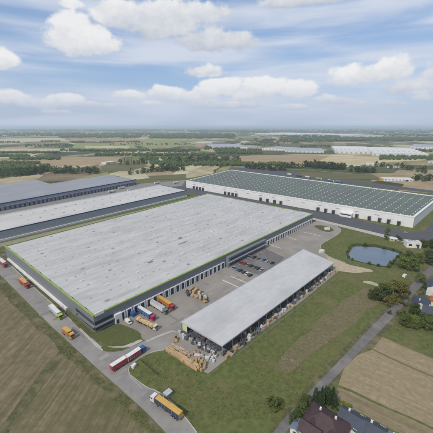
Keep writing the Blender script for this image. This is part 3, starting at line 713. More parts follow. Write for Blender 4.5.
CARS = [(234,268.5,P_grey,'grey car at the left end of the nearest car park row'),(237.3,270,P_teal,'teal car second in the nearest car park row'),(240.5,271.3,P_black,'black car in the middle of the nearest car park row'),(243.8,273,P_navy,'navy car left of the white one in the nearest car park row'),(247,274.3,P_white,'white car in the nearest car park row'),(250.3,276,P_black,'black car at the right end of the nearest car park row'),
 (241.3,263.2,P_mag,'crimson car at the left end of the middle car park row'),(244.6,264.3,P_red,'red car second in the middle car park row'),(248,265.4,P_grey,'grey car between red and black ones in the middle row'),(251.3,266.6,P_black,'black car left of the dark green one in the middle row'),(254.7,267.7,P_green,'dark green car in the middle car park row'),(258.2,269,P_navy,'navy car in the middle row near the shed'),(261.6,270.4,P_silver,'silver car at the right end of the middle row'),
 (249.5,257.6,P_grey,'grey car at the left end of the farthest car park row'),(254.5,258,P_black,'black car in the farthest car park row'),(258.5,259.3,P_green,'dull green car in the farthest car park row'),(264,260.6,P_blue,'bright blue car in the farthest car park row'),(267.5,262,P_silver,'silver car beside the bright blue one'),(272.5,263.6,P_black,'black car at the right end of the farthest row')]
for px, py, mc, lb in CARS: cc_ = car(px, py, AX+R(random.uniform(-3,3)), mc, lb+'', 'cars parked between the warehouse and the open shed'); cc_.scale = (1.12,)*3
car(128.5,323.2,AX+R(-90),P_white,'white van by the entrance at the warehouse corner',van=True,dz=.14)

car(404.5,277,R(40),P_white,'white van parked beside the country lane under the trees',van=True,dz=.1)
car(291.5,212.8,R(-38),P_red,'red car on the dark road in front of the white warehouse',dz=.12)
car(296,213.6,R(-38),P_black,'black car on the dark road in front of the white warehouse',dz=.12)
for px, py, mc, lb in ((405,233,P_grey,'grey car'),(300,210.5,P_silver,'silver car')): car(px, py, R(-38), mc, lb+(' near the right corner of the white warehouse' if px > 400 else ' at the foot of the white warehouse wall'), dz=.12)
# blue skip container at a dock, open yard clutter
def container(px, py, rz, dim, mc, label, name='container', dz=.14):
    p = G(px, py); p.z = dz; e = thing(name, label, 'container', p, rz); L_, W_, Hh = dim
    b_ = MB(); b_.box((0,0,Hh/2), dim, mc); b_.build('body', e, bevel=.05)
    r_ = MB()
    for i in range(int(L_/.8)): [r_.box((-L_/2+.4+i*.8, s_*(W_/2+.03), Hh/2), (.3,.06,Hh*.9), mc) for s_ in (-1, 1)]
    r_.build('side_rib', e); d_ = MB(); [d_.box((L_/2+.03, s_*W_/4, Hh/2), (.06, W_/2*.92, Hh*.92), mc) for s_ in (-1, 1)]; d_.build('door', e)
container(131.5,314.6,AX-R(90),(7,2.6,2.8),P_blue,'blue metal container against the docks left of the blue trailer')
container(134,367,R(65),(2.4,1.4,1.5),P_white,'small white cabinet on the grass edge by the junction','utility_box',.05)
container(327,229.8,R(-10),(6,2.5,2.4),P_white,'white container on the grass island at the far end of the yard')
container(321.5,252.6,R(20),(5,2.5,2.6),P_white,'white container at the far corner of the open shed')

# pallets, timber packs, wrapped goods
M_wood = mat('raw_timber', (.48,.345,.195), .9, (.38,.26,.14), .6, rnd=.16)
M_wood2 = mat('weathered_timber', (.40,.31,.22), .9, (.30,.22,.15), .7, rnd=.2)
M_wrap = mat('white_wrap', (.50,.50,.49), .6, (.30,.31,.33), 1.4, rnd=.3)
M_gd = mat('dark_goods', (.075,.082,.105), .7, (.05,.055,.07), 1.0, rnd=.3)
M_gb = mat('blue_goods', (.10,.15,.27), .7, (.07,.10,.2), 1.0, rnd=.3)
def timber_mesh(L_, W_, Hh, m, nl=5):
    b_ = MB()
    for k in range(nl):
        nb = max(2, int(W_/.45))
        for j in range(nb):
            b_.box((random.uniform(-.12,.12), -W_/2+(j+.5)*W_/nb, Hh*(k+.5)/nl), (L_*random.uniform(.93,1), W_/nb*.86, Hh/nl*.8), m)
    for x_ in (-L_*.35, 0, L_*.35): b_.box((x_, 0, Hh*.5), (.12, W_*1.01, Hh*.98), M_wood2)
    return b_
def pallet_mesh(n_, m):
    b_ = MB()
    for k in range(n_):
        z = k*.15; jx, jy = random.uniform(-.05,.05), random.uniform(-.05,.05)
        for y_ in (-.35,0,.35): b_.box((jx, jy+y_, z+.05), (1.2,.1,.1), m)
        for i in range(5): b_.box((jx-.5+.25*i, jy, z+.12), (.14,.8,.025), m)
    return b_
def crate_mesh(m, L_=1.6, W_=1.3, Hh=1.5):
    b_ = MB(); b_.box((0,0,Hh/2+.12), (L_*.92,W_*.92,Hh*.96), m)
    for i in (-1,1):
        for j in (-1,1): b_.box((i*L_*.46,j*W_*.46,Hh/2+.12), (.1,.1,Hh), M_wood2)
    for y_ in (-.4,0,.4): b_.box((0,y_*W_,.06), (L_,.12,.12), M_wood2)
    return b_
def bag_mesh(m):
    bm = bmesh.new(); bmesh.ops.create_cube(bm, size=1.5); bmesh.ops.subdivide_edges(bm, edges=bm.edges, cuts=2, use_grid_fill=True)
    for v in bm.verts:
        v.co += Vector((noise.noise(v.co*1.3), noise.noise(v.co*1.3+Vector((5,1,2))), .4*noise.noise(v.co*2)))*.25
        r_ = Vector((v.co.x, v.co.y)).length; v.co.x *= 1-.12*max(0, r_-.7); v.co.y *= 1-.12*max(0, r_-.7); v.co.z += .75
        v.co.z = max(0, v.co.z)
    b_ = MB(); bm.verts.index_update(); b_.add([v.co[:] for v in bm.verts], [[v.index for v in f.verts] for f in bm.faces], m); bm.free(); return b_
def proto(mb, name): o = mb.build(name); o.location = (0,0,-500); return o
PROTO = {'timber_pack':[(timber_mesh(4.2,1.3,1.5,M_wood),0)], 'timber_pack_b':[(timber_mesh(3.2,1.3,1.1,M_wood2),0)], 'pallet_stack':[(pallet_mesh(12,M_wood),0)], 'pallet_low':[(pallet_mesh(7,M_wood2),0)],
  'crate':[(crate_mesh(M_gd),0)], 'crate_b':[(crate_mesh(M_gb,1.3,1.2,1.3),0)], 'crate_w':[(crate_mesh(M_wrap,1.3,1.1,1.7),0)], 'bag':[(bag_mesh(M_wrap),0)]}
KN = {'timber_pack':('timber_pack','timber'),'timber_pack_b':('timber_pack','timber'),'pallet_stack':('pallet_stack','pallets'),'pallet_low':('pallet_stack','pallets'),'crate':('crate','crate'),'crate_b':('crate','crate'),'crate_w':('wrapped_load','pallet load'),'bag':('bulk_bag','bulk bag')}
first = {}
def item(kind, p, rz, label, group, sc=1.0, z=.14):
    nm, cat = KN[kind]
    if kind not in first: o = PROTO[kind][0][0].build(nm); first[kind] = o
    else: o = first[kind].copy(); C.objects.link(o)
    o.location = (p[0], p[1], z); o.rotation_euler = (0,0,rz); o.scale = (sc,sc,sc); tag(o, label, cat, group); return o
BINS = ['far left in', 'left in', 'midway in', 'right in', 'far right in']
def bin_(f, n_=5): return BINS[min(4, int(f*5))]
ADJ = {'timber_pack':'tan timber pack','timber_pack_b':'brown timber pack','pallet_stack':'tall pallet stack','pallet_low':'low pallet stack','crate':'dark crate','crate_b':'blue-grey crate','crate_w':'wrapped pallet load','bag':'white bulk bag'}
ORD = 'first second third fourth fifth sixth seventh eighth ninth tenth eleventh twelfth thirteenth fourteenth fifteenth sixteenth seventeenth'.split()
def size_word(f): return 'small ' if f < .93 else ('big ' if f > 1.08 else '')
def line_items(kind, a, c_, n_, rz, where, group, jit=.5, rows=1, gap=1.6, sc=1.0, off=0.0):
    A_, B_ = G(*a), G(*c_); d = (B_-A_).normalized(); nr = Vector((-d.y, d.x, 0))
    for i in range(n_):
        for r_ in range(rows):
            p = A_.lerp(B_, (i+.5)/n_)+nr*(r_*gap+off)+Vector((random.uniform(-jit,jit), random.uniform(-jit,jit), 0)); f = random.uniform(.85,1.18)
            item(kind, p, math.atan2(d.y, d.x)+rz+R(random.uniform(-8,8))*(1 if 'timber' in kind else 4), size_word(f)+ADJ[kind]+' '+bin_((i+.5)/n_)+' '+where, group, sc*f)
d1 = R(90)
line_items('timber_pack', (168,351.5),(196,370), 11, 0, 'the outer row on the grass edge', 'outer row of timber packs', .25, 2, 1.5, 1.05)
line_items('timber_pack_b', (171,347),(186,355), 6, 0, 'the short inner row before the shed', 'inner row of timber packs', .3, 2, 1.4, .95)
line_items('pallet_stack', (190,364),(202,372), 6, 0, 'the pallet cluster ending the timber rows', 'pallet stacks by the timber rows', .7, 3, 1.9, 1.1)
line_items('pallet_low', (189,355),(205,362), 8, 0, 'the strip between timber rows and shed', 'low pallet stacks before the shed', 1.1, 2, 2.6, 1.2)
line_items('bag', (197,359),(215,362), 10, 0, 'the loose heap at the near shed corner', 'white bags near the shed corner', 1.9, 2, 2.2, .85)
line_items('bag', (178,333),(184,341), 5, 0, 'the heap where shed and road meet', 'white bags at the left end of the shed', 1.6, 2, 2.2, .85)
line_items('crate_w', (184,337),(218,357), 13, 0, 'the loose row before the shed end', 'wrapped loads before the shed end', 1.6, 1, 2, .9)
line_items('crate', (183,333),(221,352), 19, 0, 'the rows under the shed end', 'dark crates at the shed end', 1.0, 2, 2.0, 1.05)
line_items('crate', (184,338),(216,357), 10, 0, 'the loose row before the shed end', 'dark crates before the shed end', 1.8, 1, 2.0, .95)
line_items('crate_b', (188,336),(216,354), 11, 0, 'the rows under the shed end', 'blue-grey crates at the shed end', 1.5, 1, 2, 1.0)
# goods along the long open side
A_, B_ = cs.q(0,0), cs.q(1,0)
ce = Matrix.Translation(cs.o) @ Matrix.Rotation(cs.rz, 4, 'Z')
for i in range(58):
    s_ = .01+.98*i/58; p = Vector(cs.q(s_, 0)); k_ = random.choice(['bag','crate','crate_w','crate','crate_b','pallet_stack','timber_pack_b','bag'] if i > 7 else ['pallet_stack','timber_pack_b','crate'])
    for yy in (-1.4, 1.6):
        wpt = ce @ Vector((p.x+random.uniform(-.8,.8), p.y+yy+random.uniform(-.9,.9), 0))
        kk = k_ if yy < 0 else random.choice(['crate','crate_b','crate_w','crate']); f = random.uniform(.85,1.2)
        item(kk, wpt, cs.rz+R(random.choice((0,90))+random.uniform(-6,6)), size_word(f)+ADJ[kk]+', '+('outer' if yy < 0 else 'inner')+' row, '+ORD[int(s_*17)]+' column bay from the near corner', 'goods along the long open side of the shed', 1.1*f)
# heap of goods and a wheel loader in the middle of the yard
for (px, py, k_) in ((191,291,'timber_pack'),(193,289.5,'pallet_stack'),(195,292,'timber_pack'),(190,294,'crate_b'),(192.5,296,'timber_pack_b'),(196,297.5,'timber_pack_b'),(199,295,'crate_w'),(201,293,'pallet_stack'),(203,296.5,'crate_w'),(200,299,'timber_pack'),(197.5,290.5,'pallet_low'),(205,298,'bag'),(206,300,'crate_w'),(187.5,293,'crate'),(194.5,294,'pallet_stack'),(188.5,296,'crate')):
    item(k_, G(px, py), R(random.uniform(0,180)), {'timber_pack':'tan timber pack in the pile in the middle of the yard','timber_pack_b':'brown timber pack in the pile in the middle of the yard','pallet_stack':'tall pallet stack in the pile in the middle of the yard','pallet_low':'low pallet stack in the pile in the middle of the yard','crate':'dark crate at the left end of the yard pile','crate_b':'blue crate at the left of the yard pile','crate_w':'wrapped load at the right of the yard pile','bag':'white bag at the right end of the yard pile'}[k_], 'goods piled in the middle of the yard', 1.35)
def forklift(px, py, rz, mc, label):
    p = G(px, py); p.z = .14; e = thing('forklift', label, 'forklift', p, rz)
    b_ = MB(); b_.profile([(-1.6,.4),(1.2,.4),(1.2,1.0),(.2,1.1),(-.6,1.3),(-1.6,1.3)], -.8, .8, mc); b_.build('body', e, bevel=.05)
    b_ = MB(); [b_.cyl((x_, y_, 1.1), (x_*.8, y_, 2.4), .05, P_black, 6) for x_ in (-.7,.8) for y_ in (-.6,.6)]; b_.box((0,0,2.42), (1.5,1.3,.08), P_black); b_.build('cage', e)
    b_ = MB(); [b_.box((1.4, y_, 1.6), (.14,.12,3.0), P_black) for y_ in (-.4,.4)]; b_.build('mast', e)
    b_ = MB(); [b_.box((2.1, y_, .25), (1.3,.12,.06), P_black) for y_ in (-.3,.3)]; b_.build('fork', e)
    for x_ in (-1.0,.8): wheel(e, x_, .75, .45, .3); wheel(e, x_, -.75, .45, .3)
forklift(206,302.5,R(30),P_yel,'yellow forklift at the lower end of the goods pile in the yard')
forklift(176,341,R(100),P_yel,'yellow forklift by the left end of the open shed')
# grey cabinet by the bottom lorry
p = G(168,396); e = thing('utility_box', 'grey utility cabinet on the grass beside the bottom lorry', 'cabinet', (p.x,p.y,.03), R(50))
b_ = MB(); b_.box((0,0,1.1), (3.2,2.4,2.2), P_grey); b_.build('body', e, bevel=.05); b_ = MB(); b_.box((0,0,2.25), (3.5,2.7,.14), P_silver); b_.build('roof', e); b_ = MB(); b_.box((.2,-1.22,1.0), (1.0,.05,1.8), M_vent); b_.build('door', e)

# lamp posts and fences
def lamp(px, py, rz, label, h=9, dz=.05):
    p = G(px, py); e = thing('street_lamp', label, 'street lamp', (p.x,p.y,dz), rz, 'street lamps on the warehouse estate')
    b_ = MB(); b_.cyl((0,0,0),(0,0,h), .11, M_steel, 8, .06); b_.build('pole', e); b_ = MB(); b_.cyl((0,0,h),(1.5,0,h+.25), .05, M_steel, 6); b_.build('arm', e)
    b_ = MB(); b_.box((1.7,0,h+.27), (.8,.35,.14), P_silver); b_.build('lamp_head', e)
LAMPS = [(7,258,'street lamp on the verge at the left end of the service road'),(23,277,'street lamp on the verge beside the yellow-topped lorry'),(65,316,'street lamp on the verge near the corner office'),(346,261,'street lamp near the far end of the open shed')]
for px, py, lb in LAMPS: lamp(px, py, R(200 if px < 100 else 20), lb, 7)
def fence(a, c_, label, h=1.8, step=3.0, m=None):
    A_, B_ = G(*a), G(*c_); d = B_-A_; L_ = d.length; e = thing('fence', label, 'fence', (A_.x,A_.y,.03), math.atan2(d.y,d.x))
    n_ = int(L_/step); m = m or M_steel
    for i in range(min(n_+1, 95)): b_ = MB(); b_.box((i*L_/min(n_,94), 0, h/2), (.09,.09,h), m); b_.build('post', e)
    b_ = MB(); [b_.box((L_/2, .01, z_), (L_,.05,.06), m) for z_ in (.35, h*.6, h-.1)]
    for i in range(int(L_/.7)): b_.box((.35+i*.7, .05, h/2), (.02,.03,h*.9), m)
    b_.build('mesh_panel', e)
fence((141,361),(159,377),'dark steel fence running down the grass from the junction', 1.6, 2.5, P_black)
fence((236,357),(340,276),'low wire fence along the grass beside the open shed', 1.3, 4)

# ------------------------------------------------------------------ trees
def leaf_mat(nm, c, c2): return mat(nm, c, .9, c2, .45, 3, .5, rnd=.22, spec=.12)
L_dark = leaf_mat('dark_leaves', (.042,.062,.020), (.068,.090,.028)); L_mid = leaf_mat('green_leaves', (.075,.105,.028), (.115,.140,.038)); L_olive = leaf_mat('olive_leaves', (.165,.140,.036), (.105,.110,.030)); L_conif = leaf_mat('needle_leaves', (.022,.040,.018), (.038,.058,.024)); L_yel = leaf_mat('yellow_leaves', (.20,.20,.03), (.12,.14,.03))
M_bark = mat('bark', (.10,.075,.05), .95, (.06,.045,.03), 2.0)
def crown_mesh(rnd_, h, rad, n_cl, n_leaf, ls, m, shape='round', base=.25):
    b_ = MB(); b_.keep = True
    for k in range(n_cl):
        u = rnd_.random(); z = h*(base+(1-base)*u)
        if shape == 'cone': rr = rad*(1-u)*.95+.15
        elif shape == 'column': rr = rad*(math.sin(math.pi*min(1, u*.8+.12))**.6)
        else: rr = rad*math.sqrt(max(.05, 1-(2*u-.9)**2))
        a = rnd_.random()*6.283; q = rr*math.sqrt(rnd_.random()); c0 = Vector((math.cos(a)*q, math.sin(a)*q, z)); cr = rad*rnd_.uniform(.22,.42)*(1 if shape == 'round' else .75)
        for _ in range(n_leaf):
            v = Vector((rnd_.gauss(0,1), rnd_.gauss(0,1), rnd_.gauss(0,1))).normalized(); p = c0+Vector((v.x, v.y, v.z*.75))*cr*rnd_.uniform(.65,1.05)
            nrm = (v+Vector((rnd_.uniform(-.6,.6), rnd_.uniform(-.6,.6), rnd_.uniform(-.2,.8)))).normalized(); t1 = nrm.orthogonal().normalized(); t2 = nrm.cross(t1); s1 = ls*rnd_.uniform(.6,1.3); s2 = ls*rnd_.uniform(.5,1.1)
            ang = rnd_.random()*3.14; e1 = t1*math.cos(ang)+t2*math.sin(ang); e2 = nrm.cross(e1)
            b_.add([p+e1*s1, p+e2*s2, p-e1*s1*.8, p-e2*s2], [(0,1,2,3)], m)
    return b_
def trunk_mesh(rnd_, h, r0, limbs=4, top=.75):
    b_ = MB(); b_.cyl((0,0,-.3),(rnd_.uniform(-.2,.2),rnd_.uniform(-.2,.2),h*top), r0, M_bark, 7, r0*.3)
    for i in range(limbs):
        a = rnd_.random()*6.28; z = h*rnd_.uniform(.28,.6); b_.cyl((0,0,z),(math.cos(a)*h*.2, math.sin(a)*h*.2, z+h*.2), r0*.4, M_bark, 5, r0*.12)
    return b_
def make_tree(name, label, cat, spec, seed, group=None):
    rn = random.Random(seed); h, rad, n_cl, nl, ls, m, shape, base = spec
    e = thing(name, label, cat, (0,0,0), 0, group)
    trunk_mesh(rn, h, h*.022+.05).build('trunk', e); crown_mesh(rn, h, rad, n_cl, nl, ls, m, shape, base).build('crown', e)
    return e
SPECS = {'far_dark':(10,4.4,22,26,.62,L_dark,'round',.15),'far_mid':(9,4.0,20,24,.6,L_mid,'round',.15),'far_olive':(7,3.2,12,20,.5,L_olive,'round',.1),'far_poplar':(14,2.0,16,20,.5,L_dark,'column',.08),
 'near_mid':(9,4.6,46,70,.30,L_mid,'round',.12),'near_dark':(9,4.6,46,70,.30,L_dark,'round',.1),'near_olive':(7,4.0,38,70,.28,L_olive,'round',.08),'conifer':(9,2.0,60,46,.22,L_conif,'cone',.04),'poplar':(12,2.2,44,60,.28,L_mid,'column',.05),
 'bush':(2.2,1.8,16,50,.17,L_mid,'round',0.0),'bush_dark':(2.4,2.0,16,50,.18,L_dark,'round',0.0),'bush_yellow':(3,2.2,20,55,.18,L_yel,'round',0.0)}
TN = {'far_dark':'broadleaf_tree','far_mid':'broadleaf_tree','far_olive':'broadleaf_tree','far_poplar':'poplar_tree','near_mid':'broadleaf_tree','near_dark':'broadleaf_tree','near_olive':'broadleaf_tree','conifer':'conifer_tree','poplar':'poplar_tree','bush':'bush','bush_dark':'bush','bush_yellow':'bush'}
pool = {}
TADJ = {'far_dark':'dark round tree','far_mid':'lighter green round tree','far_olive':'olive tree','far_poplar':'tall narrow tree','near_mid':'green tree','near_dark':'dark green tree','near_olive':'olive tree','conifer':'dark conifer','poplar':'poplar','bush':'green bush','bush_dark':'dark bush','bush_yellow':'yellow bush'}
def tree(kind, p, label, group=None, sc=1.0, f=None):
    lst = pool.setdefault(kind, []); want = 2 if ('near' in kind or kind in ('conifer','poplar')) else 4
    if len(lst) < want:
        o = make_tree(TN[kind], None, 'bush' if 'bush' in kind else 'tree', SPECS[kind], len(kind)*31+len(lst)*7+1); lst.append(o)
    else: o = copy_tree(random.choice(lst))
    o.location = (p[0], p[1], .03); o.rotation_euler = (0,0,random.uniform(0,6.28)); s_ = sc*(f or random.uniform(.85,1.2)); o.scale = (s_*random.uniform(.9,1.15), s_, s_*random.uniform(.9,1.12))
    o['label'] = label
    if group: o['group'] = group
    elif 'group' in o: del o['group']
    return o
def belt(a, c_, wd, n_, kinds, where, group, sc=1.0):
    A_, B_ = G(*a), G(*c_); d = (B_-A_).normalized(); nr = Vector((-d.y, d.x, 0))
    for i in range(n_):
        p = A_.lerp(B_, (i+random.uniform(0,1))/n_)+nr*random.uniform(-wd/2, wd/2); k_ = random.choice(kinds); f = random.uniform(.8,1.25)
        tree(k_, p, size_word(f)+TADJ[k_]+' '+bin_((i+.5)/n_)+' '+where, group, sc, f)
# near and middle distance, one by one
tree('poplar', G(386.5,240), 'tall narrow dark tree beside the footpath above the pond', sc=1.25)
tree('near_olive', G(396,299), 'large olive brown tree beside the lane below the white van', sc=1.55)
tree('near_olive', G(390,305), 'smaller olive brown tree at the lower edge of the lane clump', sc=1.0)
tree('near_olive', G(402,292), 'olive tree touching the lane right of the large olive one', sc=1.25)
tree('near_dark', G(381,300), 'broad dark bush-like tree left of the olive trees', sc=1.1)
tree('near_dark', G(374,300), 'low dark tree leftmost in the lane clump', sc=.9)
tree('near_mid', G(404,268), 'green tree behind the white van near the pond', sc=1.2)
tree('near_mid', G(412,271), 'green tree nearest the lane behind the white van', sc=1.35)
tree('near_mid', G(417,263), 'green tree right of the pond by the lane', sc=1.1)
tree('near_mid', G(408,262), 'green tree at the right pond end', sc=.95)
tree('bush', G(274,406), 'round green bush standing alone on the grass left of the lane', sc=1.9)
belt((422,246),(436,249), 8, 6, ['near_dark'], 'the clump behind the white pump house', 'dark trees behind the pump house', .8)
belt((396,237),(404,241), 5, 4, ['bush_dark'], 'the clump beside the cream kiosk', 'bushes by the kiosk', 1.3)
belt((428,255),(436,268), 10, 7, ['near_mid','near_dark'], 'the clump by the lane, right edge', 'trees by the lane at the right edge', .8)
belt((398,318),(412,304), 12, 12, ['bush','bush_dark','near_dark'], 'the gardens between lane and right-hand houses', 'shrubs between the lane and the right-hand houses', .8)
belt((405,322),(430,330), 16, 13, ['bush','bush_dark','near_mid'], 'the gardens below the right-hand houses', 'garden shrubs below the right-hand houses', .75)
belt((412,300),(424,280), 10, 10, ['bush','bush_dark','near_mid'], 'the hedge before the right-hand houses', 'hedge shrubs before the right-hand houses', .7)
belt((313,401),(336,408), 4, 9, ['conifer'], 'the row behind the brown-roofed house', 'conifers behind the brown-roofed house', .75)
belt((318,396),(330,400), 4, 5, ['conifer','bush_dark'], 'the low planting behind the conifer row', 'low evergreens behind the conifer row', .5)
tree('bush_yellow', G(345,411), 'bright yellow-green bush between the two bottom houses', sc=1.3)
tree('near_mid', G(301,414), 'green tree left of the brown-roofed house', sc=.6); tree('near_dark', G(296,424), 'dark tree by the lane below left of the brown-roofed house', sc=.6)
tree('near_dark', G(306,405), 'dark tree at the upper left of the brown-roofed house', sc=.6)
for (x, y) in POND[::1]:
    if random.random() < .85:
        q = Vector((x-pc[0], y-pc[1])); k_ = 1.07; tree(random.choice(['bush','bush_dark','bush_dark']), G(pc[0]+q.x*k_, pc[1]+q.y*1.12), ('dark' if y > 257 else 'green')+' shrub on the '+('near' if y > 257 else 'far')+(' left' if x < 365 else ' right' if x > 384 else ' middle')+' bank of the pond', 'shrubs round the pond', random.uniform(.7,1.3))
M_stone = mat('pale_rubble', (.20,.17,.125), .9, (.25,.22,.19), 1.5, rnd=.2)
rr = random.Random(11)
for i in range(5):
    px, py = rr.uniform(283,300), rr.uniform(352,366); p = G(px, py); b_ = MB()
    for _ in range(9): b_.box((rr.gauss(0,1.0), rr.gauss(0,1.0), .08), (rr.uniform(.15,.6), rr.uniform(.15,.5), rr.uniform(.15,.35)), M_stone, rz=rr.uniform(0,3))
    o = b_.build('rubble_heap', None, (p.x, p.y, .06)); tag(o, 'pale rubble heap on the rough grass, '+('upper' if py < 357 else 'lower')+' '+('left' if px < 289 else 'right')+' part of the patch', 'rubble', 'rubble on the rough grass')
# tree belts beyond the warehouses
bl = belt
bl((0,176),(58,172), 80, 52, ['far_dark','far_mid'], 'the dense belt behind the L-shaped roof', 'belt behind the left warehouses', 1.42)
bl((58,172),(100,173), 50, 32, ['far_dark','far_mid'], 'the thinner belt right of the dense one', 'belt behind the left warehouses', 1.35)
bl((122,165),(150,163), 50, 16, ['far_dark','far_mid','far_poplar'], 'the loose grove behind the left warehouses', 'grove left of centre', 1.35)
bl((128,175),(150,172), 20, 9, ['far_mid','far_poplar'], 'the row near the left warehouse yard', 'row by the left yard', 1.22)
bl((150,172),(186,170), 40, 22, ['far_dark','far_mid'], 'the grove left of the white warehouse', 'grove left of the white warehouse', 1.35)
bl((170,163),(235,160), 90, 48, ['far_dark','far_mid'], 'the dark wood behind the white warehouse', 'wood behind the white warehouse', 1.55)
bl((245,168),(285,171), 25, 22, ['far_dark'], 'the line close behind the white warehouse', 'line close behind the white warehouse', 1.22)
bl((283,167),(300,168.5), 25, 9, ['far_dark','far_mid'], 'the short line left of the trailer clump', 'short line behind the white warehouse', 1.35)
bl((303,167),(345,169.5), 35, 36, ['far_dark'], 'the dense clump beyond the parked trailers', 'clump beyond the trailers', 1.49)
bl((352,171),(375,173), 30, 14, ['far_dark','far_mid'], 'the row beside the small pale hall', 'trees by the right halls', 1.35)
bl((380,166),(433,173), 60, 26, ['far_dark','far_mid','far_poplar'], 'the scatter round the right-edge halls', 'trees at the right edge', 1.35)
bl((412,180),(433,181), 25, 12, ['far_dark','far_mid'], 'the row right of the yellow-ended hall', 'trees right of the domed hall', 1.22)
# the far woods read as one mass
def woods(name, label, regions, dens_cap=900, sz=(7,12)):
    rn = random.Random(len(regions)*13+5); b_ = MB(); b_.keep = True
    ico = bmesh.new(); bmesh.ops.create_icosphere(ico, subdivisions=1, radius=1); V0 = [v.co.copy() for v in ico.verts]; F0 = [[v.index for v in f.verts] for f in ico.faces]; ico.free()
    for (x0_, y0_, x1_, y1_, n_) in regions:
        for _ in range(n_):
            p = G(rn.uniform(x0_,x1_), rn.uniform(y0_,y1_)); s_ = rn.uniform(*sz)*(1 if p.y < 2500 else 1.7 if p.y < 5000 else 3.2); off = Vector((rn.random()*50,)*3)
            b_.add([(p.x+v.x*s_*(1+.5*noise.noise(v*2+off)), p.y+v.y*s_*(1+.5*noise.noise(v*2+off*2)), max(-.5, (4.5 if s_ < 14 else 8)+v.z*(5 if s_ < 14 else 9)*(1+.5*noise.noise(v*2+off)))) for v in V0], F0, L_dark)
    o = b_.build(name); tag(o, label, 'woodland', kind='stuff')
woods('distant_woodland', 'bluish dark woods in broken bands across the distance below the horizon',
  [(-20,133.2,150,136,420),(60,136,140,137.8,220),(150,134,235,138.4,620),(235,131,433,133,260),(280,135,340,142,260),(340,138,440,141,520),(190,130,300,132.5,300),(100,129.8,440,131,420),(-20,129.5,160,131.5,420),(365,134.5,440,136,120),(255,140,300,143,70)])
woods('distant_hedgerow', 'thin dark hedges and tree lines between the farther fields',
  [(0,152.6,60,153.6,160),(0,156,30,157.2,60),(60,150,200,151.6,300),(95,154.2,215,156,240),(0,142,20,143,30),(40,141,60,142.4,40),(25,144.8,75,147,70),(70,141.5,85,142.7,40),(100,141.5,140,142.6,60),(110,144,190,145.2,40),(140,158,190,160.5,90),(205,146,240,150,160),(150,161,240,166.5,260),(0,166,50,170,200),(215,150,262,154,190),(240,144,280,146,60),
   (345,146.5,372,148,60),(380,156,440,160,160),(300,146,330,147,40),(10,158.5,60,160,120),(0,163,40,164.6,110),(225,164,285,166.4,120),(405,150,433,152,40)], sz=(3.5,6))

# tufts and weeds on the rough grass, one ground cover
def inside(p, poly):
    c = False; n = len(poly)
    for i in range(n):
        a, b_ = poly[i], poly[i-1]
        if (a[1] > p[1]) != (b_[1] > p[1]) and p[0] < (b_[0]-a[0])*(p[1]-a[1])/(b_[1]-a[1])+a[0]: c = not c
    return c
M_tuft = mat('grass_tuft', (.105,.125,.042), .95, (.150,.135,.065), .9, 3, .5, spec=.1)
tr = random.Random(21); tf = MB(); tf.keep = True
AREAS = [([(136,378),(134,369),(145,359),(165,353),(195,373),(208,377),(240,353),(300,306),(345,273),(365,275),(372,290),(395,296),(375,318),(340,356),(310,388),(266,440),(205,440),(182,410),(168,397)], 5200),
         ([(0,277),(25,303),(50,328),(75,351),(100,375),(145,415),(158,433),(140,424),(104,392),(60,352),(33,325),(0,293)], 1500),
         ([(12,270),(40,292),(72,319),(88,331),(70,314),(40,288)], 250), ([(388,330),(433,352),(433,335),(420,325),(396,316)], 700), ([(325,254),(324,245),(342,233),(385,238),(345,250)], 500)]
for ar, n_ in AREAS:
    xs_ = [p[0] for p in ar]; ys_ = [p[1] for p in ar]; k = 0
    while k < n_:
        q = (tr.uniform(min(xs_), max(xs_)), tr.uniform(min(ys_), max(ys_)))
        if not inside(q, ar): continue
        k += 1; p = G(*q)
        if noise.noise(Vector((p.x, p.y, 0))/14) < -.12: continue
        sz = tr.uniform(.15, .5)
        for _ in range(5):
            a = tr.random()*6.28; dx, dy = math.cos(a)*sz, math.sin(a)*sz; ox, oy = tr.gauss(0,.3), tr.gauss(0,.3)
            tf.add([(p.x+ox-dy*.5, p.y+oy+dx*.5, .04), (p.x+ox+dy*.5, p.y+oy-dx*.5, .04), (p.x+ox+dx*.7, p.y+oy+dy*.7, .04+sz*tr.uniform(.4,.8))], [(0,1,2)], M_tuft)
o = tf.build('grass_tufts'); tag(o, 'rough grass tufts and weeds scattered over the meadow and verges', 'grass', kind='stuff')

